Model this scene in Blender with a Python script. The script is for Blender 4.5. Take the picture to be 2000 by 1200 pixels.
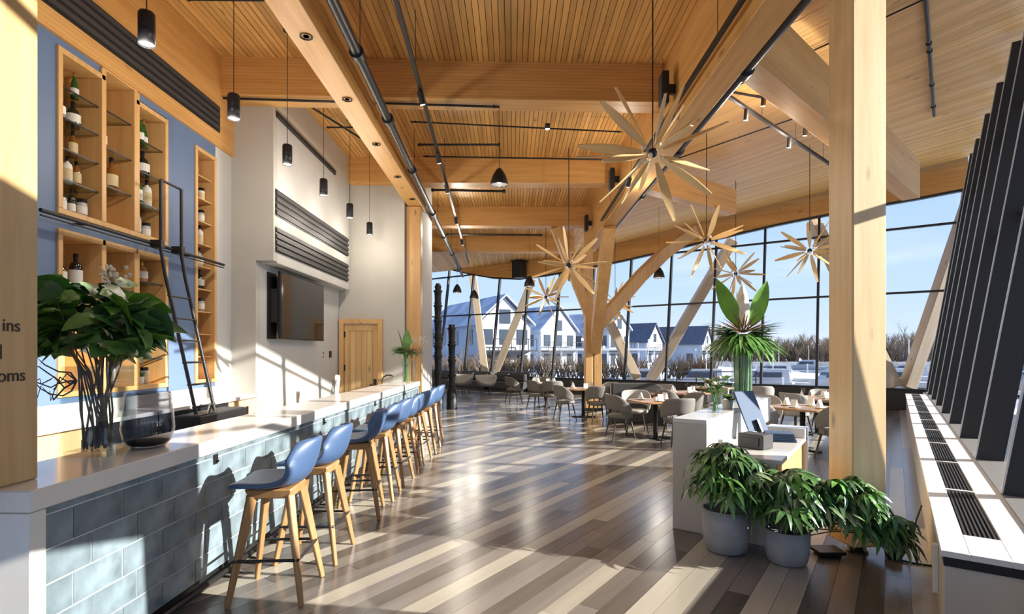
import bpy, bmesh, math, random
from mathutils import Vector, Matrix
from math import sin, cos, pi, radians, sqrt
R = random.Random(7)
for o in list(bpy.data.objects):
    bpy.data.objects.remove(o)
SC = bpy.context.scene
COL = SC.collection

# ------------------------------------------------------------------ camera
cam = bpy.data.objects.new('camera', bpy.data.cameras.new('camera'))
COL.objects.link(cam)
EYE = 1.7
cam.location = (0, 0, EYE)
cam.rotation_euler = (pi / 2, 0, 0)
cam.data.sensor_width = 36
cam.data.lens = 1050 / 2000 * 36
cam.data.shift_y = 87 / 2000
cam.data.clip_start = 0.05
cam.data.clip_end = 3000
SC.camera = cam
# ------------------------------------------------------------------ light
SC.view_settings.view_transform = 'Standard'
SC.view_settings.look = 'None'
SC.view_settings.exposure = 0.22
SC.view_settings.gamma = 1.0
SC.view_settings.use_curve_mapping = False
SC.cycles.use_denoising = True
SC.cycles.max_bounces = 10
SC.cycles.diffuse_bounces = 6
SC.cycles.transparent_max_bounces = 24
SC.cycles.sample_clamp_indirect = 6.0
SC.cycles.caustics_reflective = False
SC.cycles.caustics_refractive = False
SUN_DIR = Vector((-1.0, 0.19, -0.385)).normalized()
SUN_W, SKY_W, LAMP_W = 12.5, 2.3, 62.0
sun = bpy.data.objects.new('sun', bpy.data.lights.new('sun', 'SUN'))
COL.objects.link(sun)
sun.rotation_euler = SUN_DIR.to_track_quat('-Z', 'Y').to_euler()
sun.location = (40, -20, 30)
sun.data.energy = SUN_W
sun.data.color = (1.0, 0.945, 0.85)
sun.data.angle = radians(0.5)
world = bpy.data.worlds.new('world')
SC.world = world
world.use_nodes = True
wn, wl = world.node_tree.nodes, world.node_tree.links
wn.clear()
w_out = wn.new('ShaderNodeOutputWorld')
w_bg = wn.new('ShaderNodeBackground')
w_bg.inputs['Strength'].default_value = SKY_W
w_tc = wn.new('ShaderNodeTexCoord')
w_sep = wn.new('ShaderNodeSeparateXYZ')
wl.new(w_tc.outputs['Generated'], w_sep.inputs[0])
w_r = wn.new('ShaderNodeValToRGB')
e = w_r.color_ramp.elements
e[0].position, e[0].color = 0.0, (0.30, 0.355, 0.43, 1)
e[1].position, e[1].color = 1.0, (0.10, 0.19, 0.42, 1)
x_ = e.new(0.10); x_.color = (0.24, 0.32, 0.44, 1)
x_ = e.new(0.30); x_.color = (0.175, 0.262, 0.42, 1)
wl.new(w_sep.outputs['Z'], w_r.inputs[0])
w_map = wn.new('ShaderNodeMapping'); w_map.inputs['Scale'].default_value = (1.2, 1.2, 9)
wl.new(w_tc.outputs['Generated'], w_map.inputs[0])
w_no = wn.new('ShaderNodeTexNoise'); w_no.inputs['Scale'].default_value = 2.2; w_no.inputs['Detail'].default_value = 5
wl.new(w_map.outputs[0], w_no.inputs[0])
w_cr = wn.new('ShaderNodeMapRange'); w_cr.inputs[1].default_value = 0.5; w_cr.inputs[2].default_value = 0.8; w_cr.inputs[4].default_value = 0.45
wl.new(w_no.outputs[0], w_cr.inputs[0])
w_mx = wn.new('ShaderNodeMixRGB'); w_mx.inputs[2].default_value = (0.42, 0.45, 0.49, 1)
wl.new(w_cr.outputs[0], w_mx.inputs[0]); wl.new(w_r.outputs[0], w_mx.inputs[1])
wl.new(w_mx.outputs[0], w_bg.inputs[0]); wl.new(w_bg.outputs[0], w_out.inputs[0])

# ------------------------------------------------------------------ helpers
U1 = Vector((0.581, 0.814, 0))       # along the glazed side wall and the floor boards
U2 = Vector((0.814, -0.581, 0))      # across it, pointing outdoors
Z = Vector((0, 0, 1))
ANG = math.atan2(U1.y, U1.x) - pi / 2  # turn that brings +Y onto U1

def V(*a): return Vector(a)

class MB:
    def __init__(s): s.v, s.f, s.sm = [], [], []
    def add(s, vs, fs, smooth=False):
        k = len(s.v)
        s.v += [tuple(v) for v in vs]
        s.f += [tuple(i + k for i in f) for f in fs]
        s.sm += [smooth] * len(fs)
        return s
    def hexa(s, c):     # 8 corners: bottom ring 0-3, top ring 4-7
        return s.add(c, [(3, 2, 1, 0), (4, 5, 6, 7), (0, 1, 5, 4), (1, 2, 6, 5), (2, 3, 7, 6), (3, 0, 4, 7)])
    def box(s, x0, x1, y0, y1, z0, z1):
        return s.hexa([(x0, y0, z0), (x1, y0, z0), (x1, y1, z0), (x0, y1, z0), (x0, y0, z1), (x1, y0, z1), (x1, y1, z1), (x0, y1, z1)])
    def obox(s, o, a, b, c):   # origin and three edge vectors
        o, a, b, c = map(Vector, (o, a, b, c))
        if a.cross(b).dot(c) < 0: a, b = b, a
        return s.hexa([o, o + a, o + a + b, o + b, o + c, o + a + c, o + a + b + c, o + b + c])
    def bar(s, p, q, w, h, up=Z, w2=None, h2=None):
        p, q = Vector(p), Vector(q)
        d = (q - p).normalized()
        a = d.cross(Vector(up)).normalized()
        b = a.cross(d)
        w2 = w if w2 is None else w2; h2 = h if h2 is None else h2
        r = []
        for c, ww, hh in ((p, w, h), (q, w2, h2)):
            r += [c - a * ww / 2 - b * hh / 2, c + a * ww / 2 - b * hh / 2, c + a * ww / 2 + b * hh / 2, c - a * ww / 2 + b * hh / 2]
        return s.add(r, [(0, 1, 2, 3), (7, 6, 5, 4), (1, 0, 4, 5), (2, 1, 5, 6), (3, 2, 6, 7), (0, 3, 7, 4)])
    def tube(s, pts, r, n=8, caps=True):
        pts = [Vector(p) for p in pts]
        m = len(pts)
        rr = r if isinstance(r, (list, tuple)) else [r] * m
        vs, fs = [], []
        prev = None
        for i, p in enumerate(pts):
            d = (pts[min(i + 1, m - 1)] - pts[max(i - 1, 0)]).normalized()
            if prev is None:
                a = d.orthogonal().normalized()
            else:
                a = prev - d * prev.dot(d)
                a = a.normalized() if a.length > 1e-6 else d.orthogonal().normalized()
            prev = a
            b = d.cross(a)
            vs += [p + (a * cos(2 * pi * k / n) + b * sin(2 * pi * k / n)) * rr[i] for k in range(n)]
        for i in range(m - 1):
            for k in range(n):
                k2 = (k + 1) % n
                fs.append((i * n + k, i * n + k2, (i + 1) * n + k2, (i + 1) * n + k))
        s.add(vs, fs, True)
        if caps:
            s.add(vs[:n], [tuple(reversed(range(n)))]); s.add(vs[-n:], [tuple(range(n))])
        return s
    def lathe(s, prof, c=(0, 0, 0), n=20, smooth=True, cap0=True, cap1=True):
        c = Vector(c); vs, fs = [], []
        for r, z in prof:
            vs += [c + V(r * cos(2 * pi * k / n), r * sin(2 * pi * k / n), z) for k in range(n)]
        for i in range(len(prof) - 1):
            for k in range(n):
                k2 = (k + 1) % n
                fs.append((i * n + k, i * n + k2, (i + 1) * n + k2, (i + 1) * n + k))
        s.add(vs, fs, smooth)
        if cap0 and prof[0][0] > 1e-4: s.add(vs[:n], [tuple(reversed(range(n)))])
        if cap1 and prof[-1][0] > 1e-4: s.add(vs[-n:], [tuple(range(n))])
        return s
    def grid(s, rows, smooth=True):
        m, n = len(rows), len(rows[0])
        return s.add([p for r in rows for p in r], [(i * n + j, i * n + j + 1, (i + 1) * n + j + 1, (i + 1) * n + j) for i in range(m - 1) for j in range(n - 1)], smooth)
    def prism(s, poly, vec):
        vec = Vector(vec); n = len(poly); poly = [Vector(p) for p in poly]
        nn = Vector((0, 0, 0))
        for i in range(n): nn += poly[i].cross(poly[(i + 1) % n])
        if nn.dot(vec) < 0: poly.reverse()
        return s.add(poly + [p + vec for p in poly], [tuple(reversed(range(n))), tuple(range(n, 2 * n))] + [(i, (i + 1) % n, (i + 1) % n + n, i + n) for i in range(n)])
    def ball(s, c, r, n=10, m=7, sz=1.0):
        return s.lathe([(r * sin(pi * i / m) if 0 < i < m else 1e-5, -r * sz * cos(pi * i / m)) for i in range(m + 1)], c, n)
    def mesh(s, name):
        me = bpy.data.meshes.new(name)
        me.from_pydata(s.v, [], s.f)
        me.polygons.foreach_set('use_smooth', s.sm)
        return me
    def build(s, name, mat, parent=None, bevel=0, loc=None, kind=None, seg=1):
        me = s.mesh(name)
        me.materials.append(M[mat])
        o = bpy.data.objects.new(name, me)
        COL.objects.link(o)
        if parent is not None: o.parent = parent
        if loc is not None: o.location = loc
        if bevel:
            b = o.modifiers.new('bevel', 'BEVEL'); b.width = bevel; b.segments = seg; b.limit_method = 'ANGLE'
        if kind: o['kind'] = kind
        return o

def tag(o, label=None, cat=None, group=None, kind=None):
    if label: o['label'] = label
    if cat: o['category'] = cat
    if group: o['group'] = group
    if kind: o['kind'] = kind
    return o

def thing(name, label, cat, loc=(0, 0, 0), rz=0, group=None, kind=None):
    o = bpy.data.objects.new(name, None)
    COL.objects.link(o)
    o.location = loc; o.rotation_euler = (0, 0, rz)
    o.empty_display_size = 0.1
    return tag(o, label, cat, group, kind)

def struct(name):
    return thing(name, None, None, kind='structure')

def put(name, me, parent=None, mat4=None):
    o = bpy.data.objects.new(name, me)
    COL.objects.link(o)
    if parent is not None: o.parent = parent
    if mat4 is not None: o.matrix_basis = mat4
    return o

def kids(o):
    return CH.get(o.name, [])
CH = {}
def index_children(root):
    CH[root.name] = [c for c in bpy.data.objects if c.parent == root]
    for c in CH[root.name]: index_children(c)

def dup(root, loc=None, rz=None, label=None, group=None, scale=None):
    def rec(o, parent):
        c = o.copy(); COL.objects.link(c)
        if parent is not None: c.parent = parent
        for k in kids(o): rec(k, c)
        return c
    if root.name not in CH: index_children(root)
    r = rec(root, None)
    if loc is not None: r.location = loc
    if rz is not None: r.rotation_euler = (0, 0, rz)
    if scale is not None: r.scale = (scale,) * 3
    if label: r['label'] = label
    if group: r['group'] = group
    return r

def solid(o, t, sub=0, offset=0):
    m = o.modifiers.new('solid', 'SOLIDIFY'); m.thickness = t; m.offset = offset
    if sub:
        b = o.modifiers.new('sub', 'SUBSURF'); b.levels = sub; b.render_levels = sub
    return o

def px(x, y, Y=None, z=None):      # a point of the place from its bearing and its distance or height
    if Y is None: Y = (z - EYE) * 1050 / (687 - y)
    return V((x - 1000) / 1050 * Y, Y, EYE + (687 - y) / 1050 * Y)

# ------------------------------------------------------------------ materials
M = {}
def new_mat(name):
    m = bpy.data.materials.new(name); m.use_nodes = True
    M[name] = m
    nt = m.node_tree
    return m, nt.nodes, nt.links, nt.nodes['Principled BSDF']

def c4(c): return (c[0], c[1], c[2], 1)

def plain(name, col, rough=0.5, metal=0, spec=0.5, noise=0, nscale=8, bump=0, emit=None, estr=0, coat=0, stretch=(1, 1, 1), per_obj=0):
    m, N, L, B = new_mat(name)
    B.inputs['Base Color'].default_value = c4(col)
    B.inputs['Roughness'].default_value = rough
    B.inputs['Metallic'].default_value = metal
    B.inputs['Specular IOR Level'].default_value = spec
    B.inputs['Coat Weight'].default_value = coat
    if emit:
        B.inputs['Emission Color'].default_value = c4(emit); B.inputs['Emission Strength'].default_value = estr
    if noise or bump:
        tc = N.new('ShaderNodeTexCoord'); mp = N.new('ShaderNodeMapping'); mp.inputs['Scale'].default_value = stretch
        L.new(tc.outputs['Object'], mp.inputs[0])
        n = N.new('ShaderNodeTexNoise'); n.inputs['Scale'].default_value = nscale; n.inputs['Detail'].default_value = 4
        L.new(mp.outputs[0], n.inputs[0])
        if noise:
            r = N.new('ShaderNodeValToRGB')
            r.color_ramp.elements[0].position = 0.3; r.color_ramp.elements[1].position = 0.7
            r.color_ramp.elements[0].color = c4([max(0, k * (1 - noise)) for k in col])
            r.color_ramp.elements[1].color = c4([min(1, k * (1 + noise)) for k in col])
            L.new(n.outputs[0], r.inputs[0]); L.new(r.outputs[0], B.inputs['Base Color'])
        if per_obj:
            oi = N.new('ShaderNodeObjectInfo'); hs = N.new('ShaderNodeHueSaturation'); mr = N.new('ShaderNodeMapRange'); mr.inputs[3].default_value = 1 - per_obj; mr.inputs[4].default_value = 1 + per_obj
            L.new(oi.outputs['Random'], mr.inputs[0]); L.new(mr.outputs[0], hs.inputs['Value']); L.new(r.outputs[0], hs.inputs['Color']); L.new(hs.outputs[0], B.inputs['Base Color'])
        if bump:
            b = N.new('ShaderNodeBump'); b.inputs['Strength'].default_value = bump; b.inputs['Distance'].default_value = 0.01
            L.new(n.outputs[0], b.inputs['Height']); L.new(b.outputs[0], B.inputs['Normal'])
    return m

def wood(name, a, b, axis='y', rough=0.45, rot=0, knots=True, fine=14, per_obj=0.0, dark=None, spec=0.4, lam=0):
    """straight-grained timber, the grain along one axis of the object's own space"""
    m, N, L, B = new_mat(name)
    tc = N.new('ShaderNodeTexCoord'); mp = N.new('ShaderNodeMapping'); mp.vector_type = 'TEXTURE' if rot else 'POINT'
    oi = N.new('ShaderNodeObjectInfo')
    if rot:
        mp.inputs['Rotation'].default_value = (0, 0, rot)
        L.new(tc.outputs['Object'], mp.inputs[0])
        src = mp.outputs[0]
    else:
        src = tc.outputs['Object']
    ad = N.new('ShaderNodeVectorMath'); ad.operation = 'ADD'
    sc = N.new('ShaderNodeVectorMath'); sc.operation = 'SCALE'; sc.inputs['Scale'].default_value = 37.0
    cb = N.new('ShaderNodeCombineXYZ')
    for i in range(3): L.new(oi.outputs['Random'], cb.inputs[i])
    L.new(cb.outputs[0], sc.inputs[0]); L.new(src, ad.inputs[0]); L.new(sc.outputs[0], ad.inputs[1])
    st = N.new('ShaderNodeMapping')
    k = {'x': (0.06, 1, 1), 'y': (1, 0.06, 1), 'z': (1, 1, 0.06)}[axis]
    st.inputs['Scale'].default_value = k
    L.new(ad.outputs[0], st.inputs[0])
    n1 = N.new('ShaderNodeTexNoise'); n1.inputs['Scale'].default_value = fine; n1.inputs['Detail'].default_value = 6; n1.inputs['Roughness'].default_value = 0.65
    L.new(st.outputs[0], n1.inputs[0])
    n2 = N.new('ShaderNodeTexNoise'); n2.inputs['Scale'].default_value = 2.2; n2.inputs['Detail'].default_value = 2
    L.new(st.outputs[0], n2.inputs[0])
    mx = N.new('ShaderNodeMath'); mx.operation = 'MULTIPLY_ADD'; mx.inputs[1].default_value = 0.55
    L.new(n1.outputs[0], mx.inputs[0])
    m2 = N.new('ShaderNodeMath'); m2.operation = 'MULTIPLY'; m2.inputs[1].default_value = 0.45
    L.new(n2.outputs[0], m2.inputs[0]); L.new(m2.outputs[0], mx.inputs[2])
    r = N.new('ShaderNodeValToRGB'); r.color_ramp.elements[0].position = 0.34; r.color_ramp.elements[1].position = 0.66
    r.color_ramp.elements[0].color = c4(a); r.color_ramp.elements[1].color = c4(b)
    L.new(mx.outputs[0], r.inputs[0])
    out = r.outputs[0]
    if knots:
        kk = {'x': (0.35, 1, 1), 'y': (1, 0.35, 1), 'z': (1, 1, 0.35)}[axis]
        s2 = N.new('ShaderNodeMapping'); s2.inputs['Scale'].default_value = kk
        L.new(ad.outputs[0], s2.inputs[0])
        vo = N.new('ShaderNodeTexVoronoi'); vo.inputs['Scale'].default_value = 3.2
        L.new(s2.outputs[0], vo.inputs['Vector'])
        kr = N.new('ShaderNodeMapRange'); kr.inputs[1].default_value = 0.035; kr.inputs[2].default_value = 0.11; kr.inputs[3].default_value = 0.75; kr.inputs[4].default_value = 0
        L.new(vo.outputs['Distance'], kr.inputs[0])
        km = N.new('ShaderNodeMixRGB'); km.inputs[2].default_value = c4(dark or [q * 0.35 for q in a])
        L.new(kr.outputs[0], km.inputs[0]); L.new(out, km.inputs[1]); out = km.outputs[0]
    if lam:      # thin glue lines of laminated timber
        sp = N.new('ShaderNodeSeparateXYZ'); L.new(src, sp.inputs[0])
        md = N.new('ShaderNodeMath'); md.operation = 'PINGPONG'; md.inputs[1].default_value = lam / 2
        L.new(sp.outputs['Z' if axis != 'z' else 'X'], md.inputs[0])
        lt = N.new('ShaderNodeMath'); lt.operation = 'LESS_THAN'; lt.inputs[1].default_value = 0.0025
        L.new(md.outputs[0], lt.inputs[0])
        lm = N.new('ShaderNodeMixRGB'); lm.blend_type = 'MULTIPLY'; lm.inputs[2].default_value = (0.72, 0.66, 0.6, 1)
        L.new(lt.outputs[0], lm.inputs[0]); L.new(out, lm.inputs[1]); out = lm.outputs[0]
    if per_obj:
        hs = N.new('ShaderNodeHueSaturation')
        mr = N.new('ShaderNodeMapRange'); mr.inputs[3].default_value = 1 - per_obj; mr.inputs[4].default_value = 1 + per_obj
        L.new(oi.outputs['Random'], mr.inputs[0]); L.new(mr.outputs[0], hs.inputs['Value']); L.new(out, hs.inputs['Color']); out = hs.outputs[0]
    L.new(out, B.inputs['Base Color'])
    B.inputs['Roughness'].default_value = rough
    B.inputs['Specular IOR Level'].default_value = spec
    bp = N.new('ShaderNodeBump'); bp.inputs['Strength'].default_value = 0.12; bp.inputs['Distance'].default_value = 0.01
    L.new(mx.outputs[0], bp.inputs['Height']); L.new(bp.outputs[0], B.inputs['Normal'])
    return m

def glass(name, tint=(1, 1, 1), refl=0.06, rough=0.0):
    m, N, L, B = new_mat(name)
    N.remove(B)
    out = N['Material Output']
    t = N.new('ShaderNodeBsdfTransparent'); t.inputs[0].default_value = c4(tint)
    g = N.new('ShaderNodeBsdfGlossy'); g.inputs['Roughness'].default_value = rough
    lw = N.new('ShaderNodeLayerWeight'); lw.inputs[0].default_value = 0.5
    pw = N.new('ShaderNodeMath'); pw.operation = 'POWER'; pw.inputs[1].default_value = 4.5
    ma = N.new('ShaderNodeMath'); ma.operation = 'MULTIPLY_ADD'; ma.inputs[1].default_value = 0.75; ma.inputs[2].default_value = refl * 0.7
    L.new(lw.outputs['Facing'], pw.inputs[0]); L.new(pw.outputs[0], ma.inputs[0])
    mx = N.new('ShaderNodeMixShader')
    L.new(ma.outputs[0], mx.inputs[0]); L.new(t.outputs[0], mx.inputs[1]); L.new(g.outputs[0], mx.inputs[2]); L.new(mx.outputs[0], out.inputs[0])
    return m

def emis(name, col, s):
    m, N, L, B = new_mat(name)
    B.inputs['Base Color'].default_value = c4(col); B.inputs['Emission Color'].default_value = c4(col); B.inputs['Emission Strength'].default_value = s
    return m

FIR_A, FIR_B = (0.50, 0.255, 0.072), (0.72, 0.41, 0.145)
wood('fir_y', FIR_A, FIR_B, 'y', lam=0.045)
wood('fir_x', FIR_A, FIR_B, 'x', lam=0.045)
wood('fir_z', (0.50, 0.28, 0.105), (0.70, 0.44, 0.19), 'z')
wood('pale_fir_z', (0.57, 0.365, 0.165), (0.76, 0.56, 0.31), 'z')
wood('post_fir_z', (0.46, 0.29, 0.12), (0.62, 0.44, 0.22), 'z')
wood('fir_out', (0.40, 0.31, 0.22), (0.58, 0.48, 0.36), 'z', rot=0.0)
wood('ceiling_board', (0.48, 0.245, 0.07), (0.76, 0.44, 0.15), 'y', per_obj=0.16, fine=22)
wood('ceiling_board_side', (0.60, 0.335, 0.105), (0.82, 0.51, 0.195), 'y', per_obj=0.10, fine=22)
wood('niche_wood', (0.52, 0.29, 0.10), (0.70, 0.43, 0.18), 'z', knots=False)
wood('door_wood', (0.50, 0.30, 0.12), (0.68, 0.45, 0.21), 'z', per_obj=0.06)
wood('cabinet_wood', (0.58, 0.38, 0.18), (0.72, 0.51, 0.27), 'z', knots=False)
wood('stool_wood', (0.26, 0.135, 0.05), (0.43, 0.24, 0.10), 'z', knots=False, rough=0.35)
wood('table_wood', (0.35, 0.19, 0.08), (0.52, 0.31, 0.14), 'x', knots=False, rough=0.3)
wood('blade_wood', (0.56, 0.35, 0.14), (0.82, 0.62, 0.33), 'x', knots=False, rough=0.35, per_obj=0.12)
wood('floor_pale', (0.31, 0.28, 0.225), (0.41, 0.37, 0.30), 'y', knots=False, rough=0.25, per_obj=0.07, fine=10, spec=0.5)
wood('floor_mid', (0.140, 0.122, 0.104), (0.225, 0.20, 0.175), 'y', knots=False, rough=0.22, per_obj=0.18, fine=10, spec=0.5)
wood('floor_dark', (0.085, 0.071, 0.059), (0.150, 0.128, 0.109), 'y', knots=False, rough=0.22, per_obj=0.18, fine=10, spec=0.5)
plain('plaster', (0.53, 0.53, 0.51), 0.8, noise=0.03, nscale=3, bump=0.03)
plain('plaster_warm', (0.47, 0.455, 0.415), 0.8, noise=0.03, nscale=3)
plain('blue_paint', (0.105, 0.165, 0.29), 0.55, noise=0.06, nscale=2)
plain('black_metal', (0.016, 0.016, 0.018), 0.42, 0.3)
plain('dark_frame', (0.022, 0.023, 0.026), 0.40, 0.2, spec=0.4)
plain('frame_edge', (0.50, 0.50, 0.49), 0.35, 0.6)
plain('grille_dark', (0.035, 0.035, 0.037), 0.55)
plain('white_stone', (0.66, 0.64, 0.60), 0.16, noise=0.04, nscale=2.5, spec=0.5)
plain('white_paint', (0.76, 0.745, 0.71), 0.4)
plain('cream_panel', (0.56, 0.52, 0.44), 0.5, noise=0.05, nscale=6, stretch=(1, 1, 0.1))
plain('tile', (0.145, 0.19, 0.215), 0.16, noise=0.35, nscale=7, bump=0.06, spec=0.6, per_obj=0.16)
plain('grout', (0.62, 0.63, 0.63), 0.9)
plain('stool_shell', (0.052, 0.098, 0.20), 0.42, spec=0.45)
plain('chair_fabric', (0.175, 0.165, 0.148), 0.85, noise=0.12, nscale=60)
plain('chair_fabric_pale_sunlit', (0.34, 0.325, 0.30), 0.85, noise=0.1, nscale=60)  # sunlight on a tub chair put into a paler grey; also beige lounge chairs
plain('chair_leg', (0.05, 0.035, 0.026), 0.4)
plain('sofa_grey', (0.045, 0.044, 0.044), 0.8, noise=0.1, nscale=30)
plain('concrete', (0.33, 0.335, 0.34), 0.75, noise=0.14, nscale=7, bump=0.05)
plain('leaf', (0.10, 0.24, 0.05), 0.38, noise=0.4, nscale=6, spec=0.5)
plain('leaf_dark', (0.055, 0.125, 0.042), 0.35, noise=0.4, nscale=6, spec=0.5)
plain('ledge_grey', (0.20, 0.195, 0.19), 0.5)
plain('leaf_pale_highlight', (0.24, 0.33, 0.17), 0.35, noise=0.3, nscale=6)  # highlights on the foliage put into the colour, also varies the greens
plain('leaf_bright', (0.14, 0.32, 0.03), 0.4, noise=0.25, nscale=5)
plain('leaf_dry', (0.20, 0.09, 0.05), 0.6, noise=0.3)
plain('petal', (0.72, 0.66, 0.52), 0.6, noise=0.1)
plain('twig', (0.19, 0.115, 0.065), 0.8)
plain('soil', (0.03, 0.02, 0.015), 0.95)
plain('screen', (0.010, 0.012, 0.016), 0.08, spec=0.6)
plain('chrome', (0.6, 0.6, 0.6), 0.2, 1)
plain('paper', (0.78, 0.77, 0.74), 0.6)
plain('navy_cloth', (0.05, 0.09, 0.17), 0.7)
plain('ink', (0.03, 0.018, 0.010), 0.6)
plain('rubber', (0.012, 0.012, 0.012), 0.6)
glass('pane_glass', (0.97, 0.985, 1.0), 0.05)
glass('clear_glass', (0.88, 0.91, 0.91), 0.10)
glass('shelf_glass', (0.86, 0.92, 0.90), 0.06)
glass('smoked_glass', (0.72, 0.73, 0.76), 0.06)
glass('drinking_glass', (0.93, 0.95, 0.95), 0.07)
emis('lamp_glow', (1.0, 0.90, 0.72), 9)
emis('bulb_glow', (1.0, 0.86, 0.62), 3)
plain('bulb_off', (0.75, 0.73, 0.68), 0.15)
plain('snow', (0.56, 0.60, 0.66), 0.9, noise=0.08, nscale=0.3)

# ================================================================== FLOOR
floor = struct('floor')
sl = MB()
sl.prism([(-6, -12, -0.05), (11.5, -12, -0.05), (14, 14.2, -0.05), (12.3, 16.0, -0.05), (-6, 28.0, -0.05)], (0, 0, 0.04))
sl.prism([(-6, -12, -0.3), (11.5, -12, -0.3), (14, 14.2, -0.3), (12.3, 16.0, -0.3), (-6, 28.0, -0.3)], (0, 0, 0.24))
o = sl.build('floor_base', 'floor_dark', floor)
def qs(p): return p.x * U2.x + p.y * U2.y, p.x * U1.x + p.y * U1.y
BW = 0.152
PALE_Q = (-3.18, -2.567, -1.80, -1.20, -0.537, -3.95, -4.7, 0.22, -5.3, -6.1, -6.9, -7.4, -8.3, -9.2)
far = {k: MB() for k in ('floor_pale', 'floor_mid', 'floor_dark')}
near = []
fm = {}
bq0 = -18.0
def wall_q(): return 0.95
for i in range(int((wall_q() - bq0) / BW)):
    q = bq0 + i * BW
    pale = any(q <= t < q + BW for t in PALE_Q)
    s = -3.0 - R.random() * 2
    while s < 21:
        Ln = R.uniform(1.5, 3.2)
        mid = U2 * (q + BW / 2) + U1 * (s + Ln / 2)
        s0 = s; s += Ln
        if mid.x < -4.9 or mid.y < -3 or mid.y > 27: continue
        if mid.dot(U1) > 19.6: continue
        if s0 + Ln > 19.9: Ln = 19.9 - s0
        k = 'floor_pale' if (pale and R.random() < 0.93) else ('floor_pale' if R.random() < 0.07 else ('floor_mid' if R.random() < 0.62 else 'floor_dark'))
        # is it large in view?
        c = mid
        vis = c.y > 2.6 and abs(c.x) < c.y * 1.05 and c.y < 9.5 and c.x > -2.5
        near.append((c.y if vis else 99 + c.y, q, s0, Ln, k))
near.sort()
for n_, (d, q, s0, Ln, k) in enumerate(near):
    dz = R.uniform(-0.0008, 0.0004)
    w, l = BW - 0.003, Ln - 0.003
    if n_ < 290 and d < 99:
        b = MB().box(-w / 2, w / 2, 0, l, -0.014, dz)
        o = b.build('floor_board', k, floor)
        p = U2 * (q + BW / 2) + U1 * s0
        o.location = (p.x, p.y, 0); o.rotation_euler = (0, 0, ANG)
    else:
        p = U2 * q + U1 * s0
        far[k].obox(p + Z * -0.014, U2 * w, U1 * l, Z * (0.014 + dz))
for k, b in far.items():
    # bring the mesh into the boards' own frame so that the grain runs along them
    rot = Matrix.Rotation(-ANG, 4, 'Z')
    b.v = [tuple(rot @ Vector(v)) for v in b.v]
    o = b.build('far_floor_boards', k, floor, kind='stuff'); o.rotation_euler = (0, 0, ANG)

# ================================================================== END WALL (glazed, leaning out)
LEAN = 0.148
SILL = 0.55
C0 = V(11.8, 15.35, 0)
TD = -U2
def endp(t, z, off=0): return C0 + TD * t + U1 * (LEAN * (z - SILL) + off) + Z * z
PROF = [(-1.2, 6.38), (0, 6.28), (1.9, 6.17), (3.8, 6.02), (5.6, 5.80), (7.5, 5.55), (9.6, 5.30), (11.5, 5.13), (13, 5.02), (14.5, 4.98), (16, 5.15), (17.6, 5.50), (19.4, 6.0), (22, 6.5)]
def fasc(t):
    for (a, za), (b, zb) in zip(PROF, PROF[1:]):
        if a <= t <= b: return za + (zb - za) * (t - a) / (b - a)
    return 6.4
win1 = struct('window_1')
TS = [1.1 + 1.617 * k for k in range(13)]
edges = [0.0] + TS
for t in TS:
    zt = fasc(t) + 0.15
    MB().bar(endp(t, SILL), endp(t, zt), 0.07, 0.13, up=U1).build('mullion', 'dark_frame', win1)
for zt, nm in ((3.45, 'transom'), (5.42, 'transom')):
    tmin, tmax = -(LEAN * (zt - SILL) + .2), TS[-1]
    segs = []
    if zt > 5:
        # only where the opening is taller than the upper transom
        MB().bar(endp(tmin, zt), endp(8.3, zt), 0.11, 0.06).build(nm, 'dark_frame', win1)
        MB().bar(endp(16.9, zt), endp(tmax, zt), 0.11, 0.06).build(nm, 'dark_frame', win1)
    else:
        MB().bar(endp(tmin, zt), endp(tmax, zt), 0.11, 0.06).build(nm, 'dark_frame', win1)
MB().bar(endp(-0.3, SILL + 0.03), endp(TS[-1], SILL + 0.03), 0.14, 0.08).build('sill_rail', 'dark_frame', win1)
MB().bar(C0 + U1 * 0 + U2 * .1 + Z * SILL, C0 + (U1 + U2) * (LEAN * 6) + U2 * .1 + Z * (SILL + 6), .12, .12).build('corner_mullion', 'dark_frame', win1)
MB().bar(C0 - U1 * .07 + U2 * .03 + Z * SILL, C0 - U1 * .07 + (U1 + U2) * (LEAN * 6) + U2 * .03 + Z * (SILL + 6), .03, .02).build('corner_edge', 'frame_edge', win1)
edges[0] = -0.75
for a, b in zip(edges, edges[1:]):
    top = min(fasc(a), fasc(b)) + 0.3
    lv = [SILL, 3.45, 5.42 if top > 5.6 else top, top]
    for z0, z1 in zip(lv, lv[1:]):
        if z1 - z0 < 0.15: continue
        MB().add([endp(a, z0), endp(b, z0), endp(b, z1), endp(a, z1)], [(0, 1, 2, 3)]).build('pane', 'pane_glass', win1)
# low wall under the glass, and the curved timber fascia over it
wl_ = struct('wall_far')
MB().obox(endp(-0.4, 0, -0.02) + Z * 0, TD * 22, U1 * 0.2, Z * SILL).build('low_wall', 'sofa_grey', wl_)
fa = struct('trim_1')
n = 46
lo, hi = [], []
for side in (0, 0.16):
    rl, rh = [], []
    for i in range(n + 1):
        t = -1.0 + 23 * i / n
        zb = fasc(max(-1.1, min(21.9, t)))
        rl.append(endp(t, zb, -0.20 + side)); rh.append(endp(t, 7.9, -0.20 + side - LEAN * 0.0))
    lo.append(rl); hi.append(rh)
f = MB()
f.grid([lo[0], hi[0]], False); f.grid([hi[1], lo[1]], False); f.grid([lo[1], lo[0]], False)
f.v = [tuple(Matrix.Rotation(-ANG, 4, 'Z') @ Vector(v)) for v in f.v]
o = f.build('fascia', 'fir_x', fa); o.rotation_euler = (0, 0, ANG)
f = MB()      # dark steel angle that follows the underside of the fascia
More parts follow.
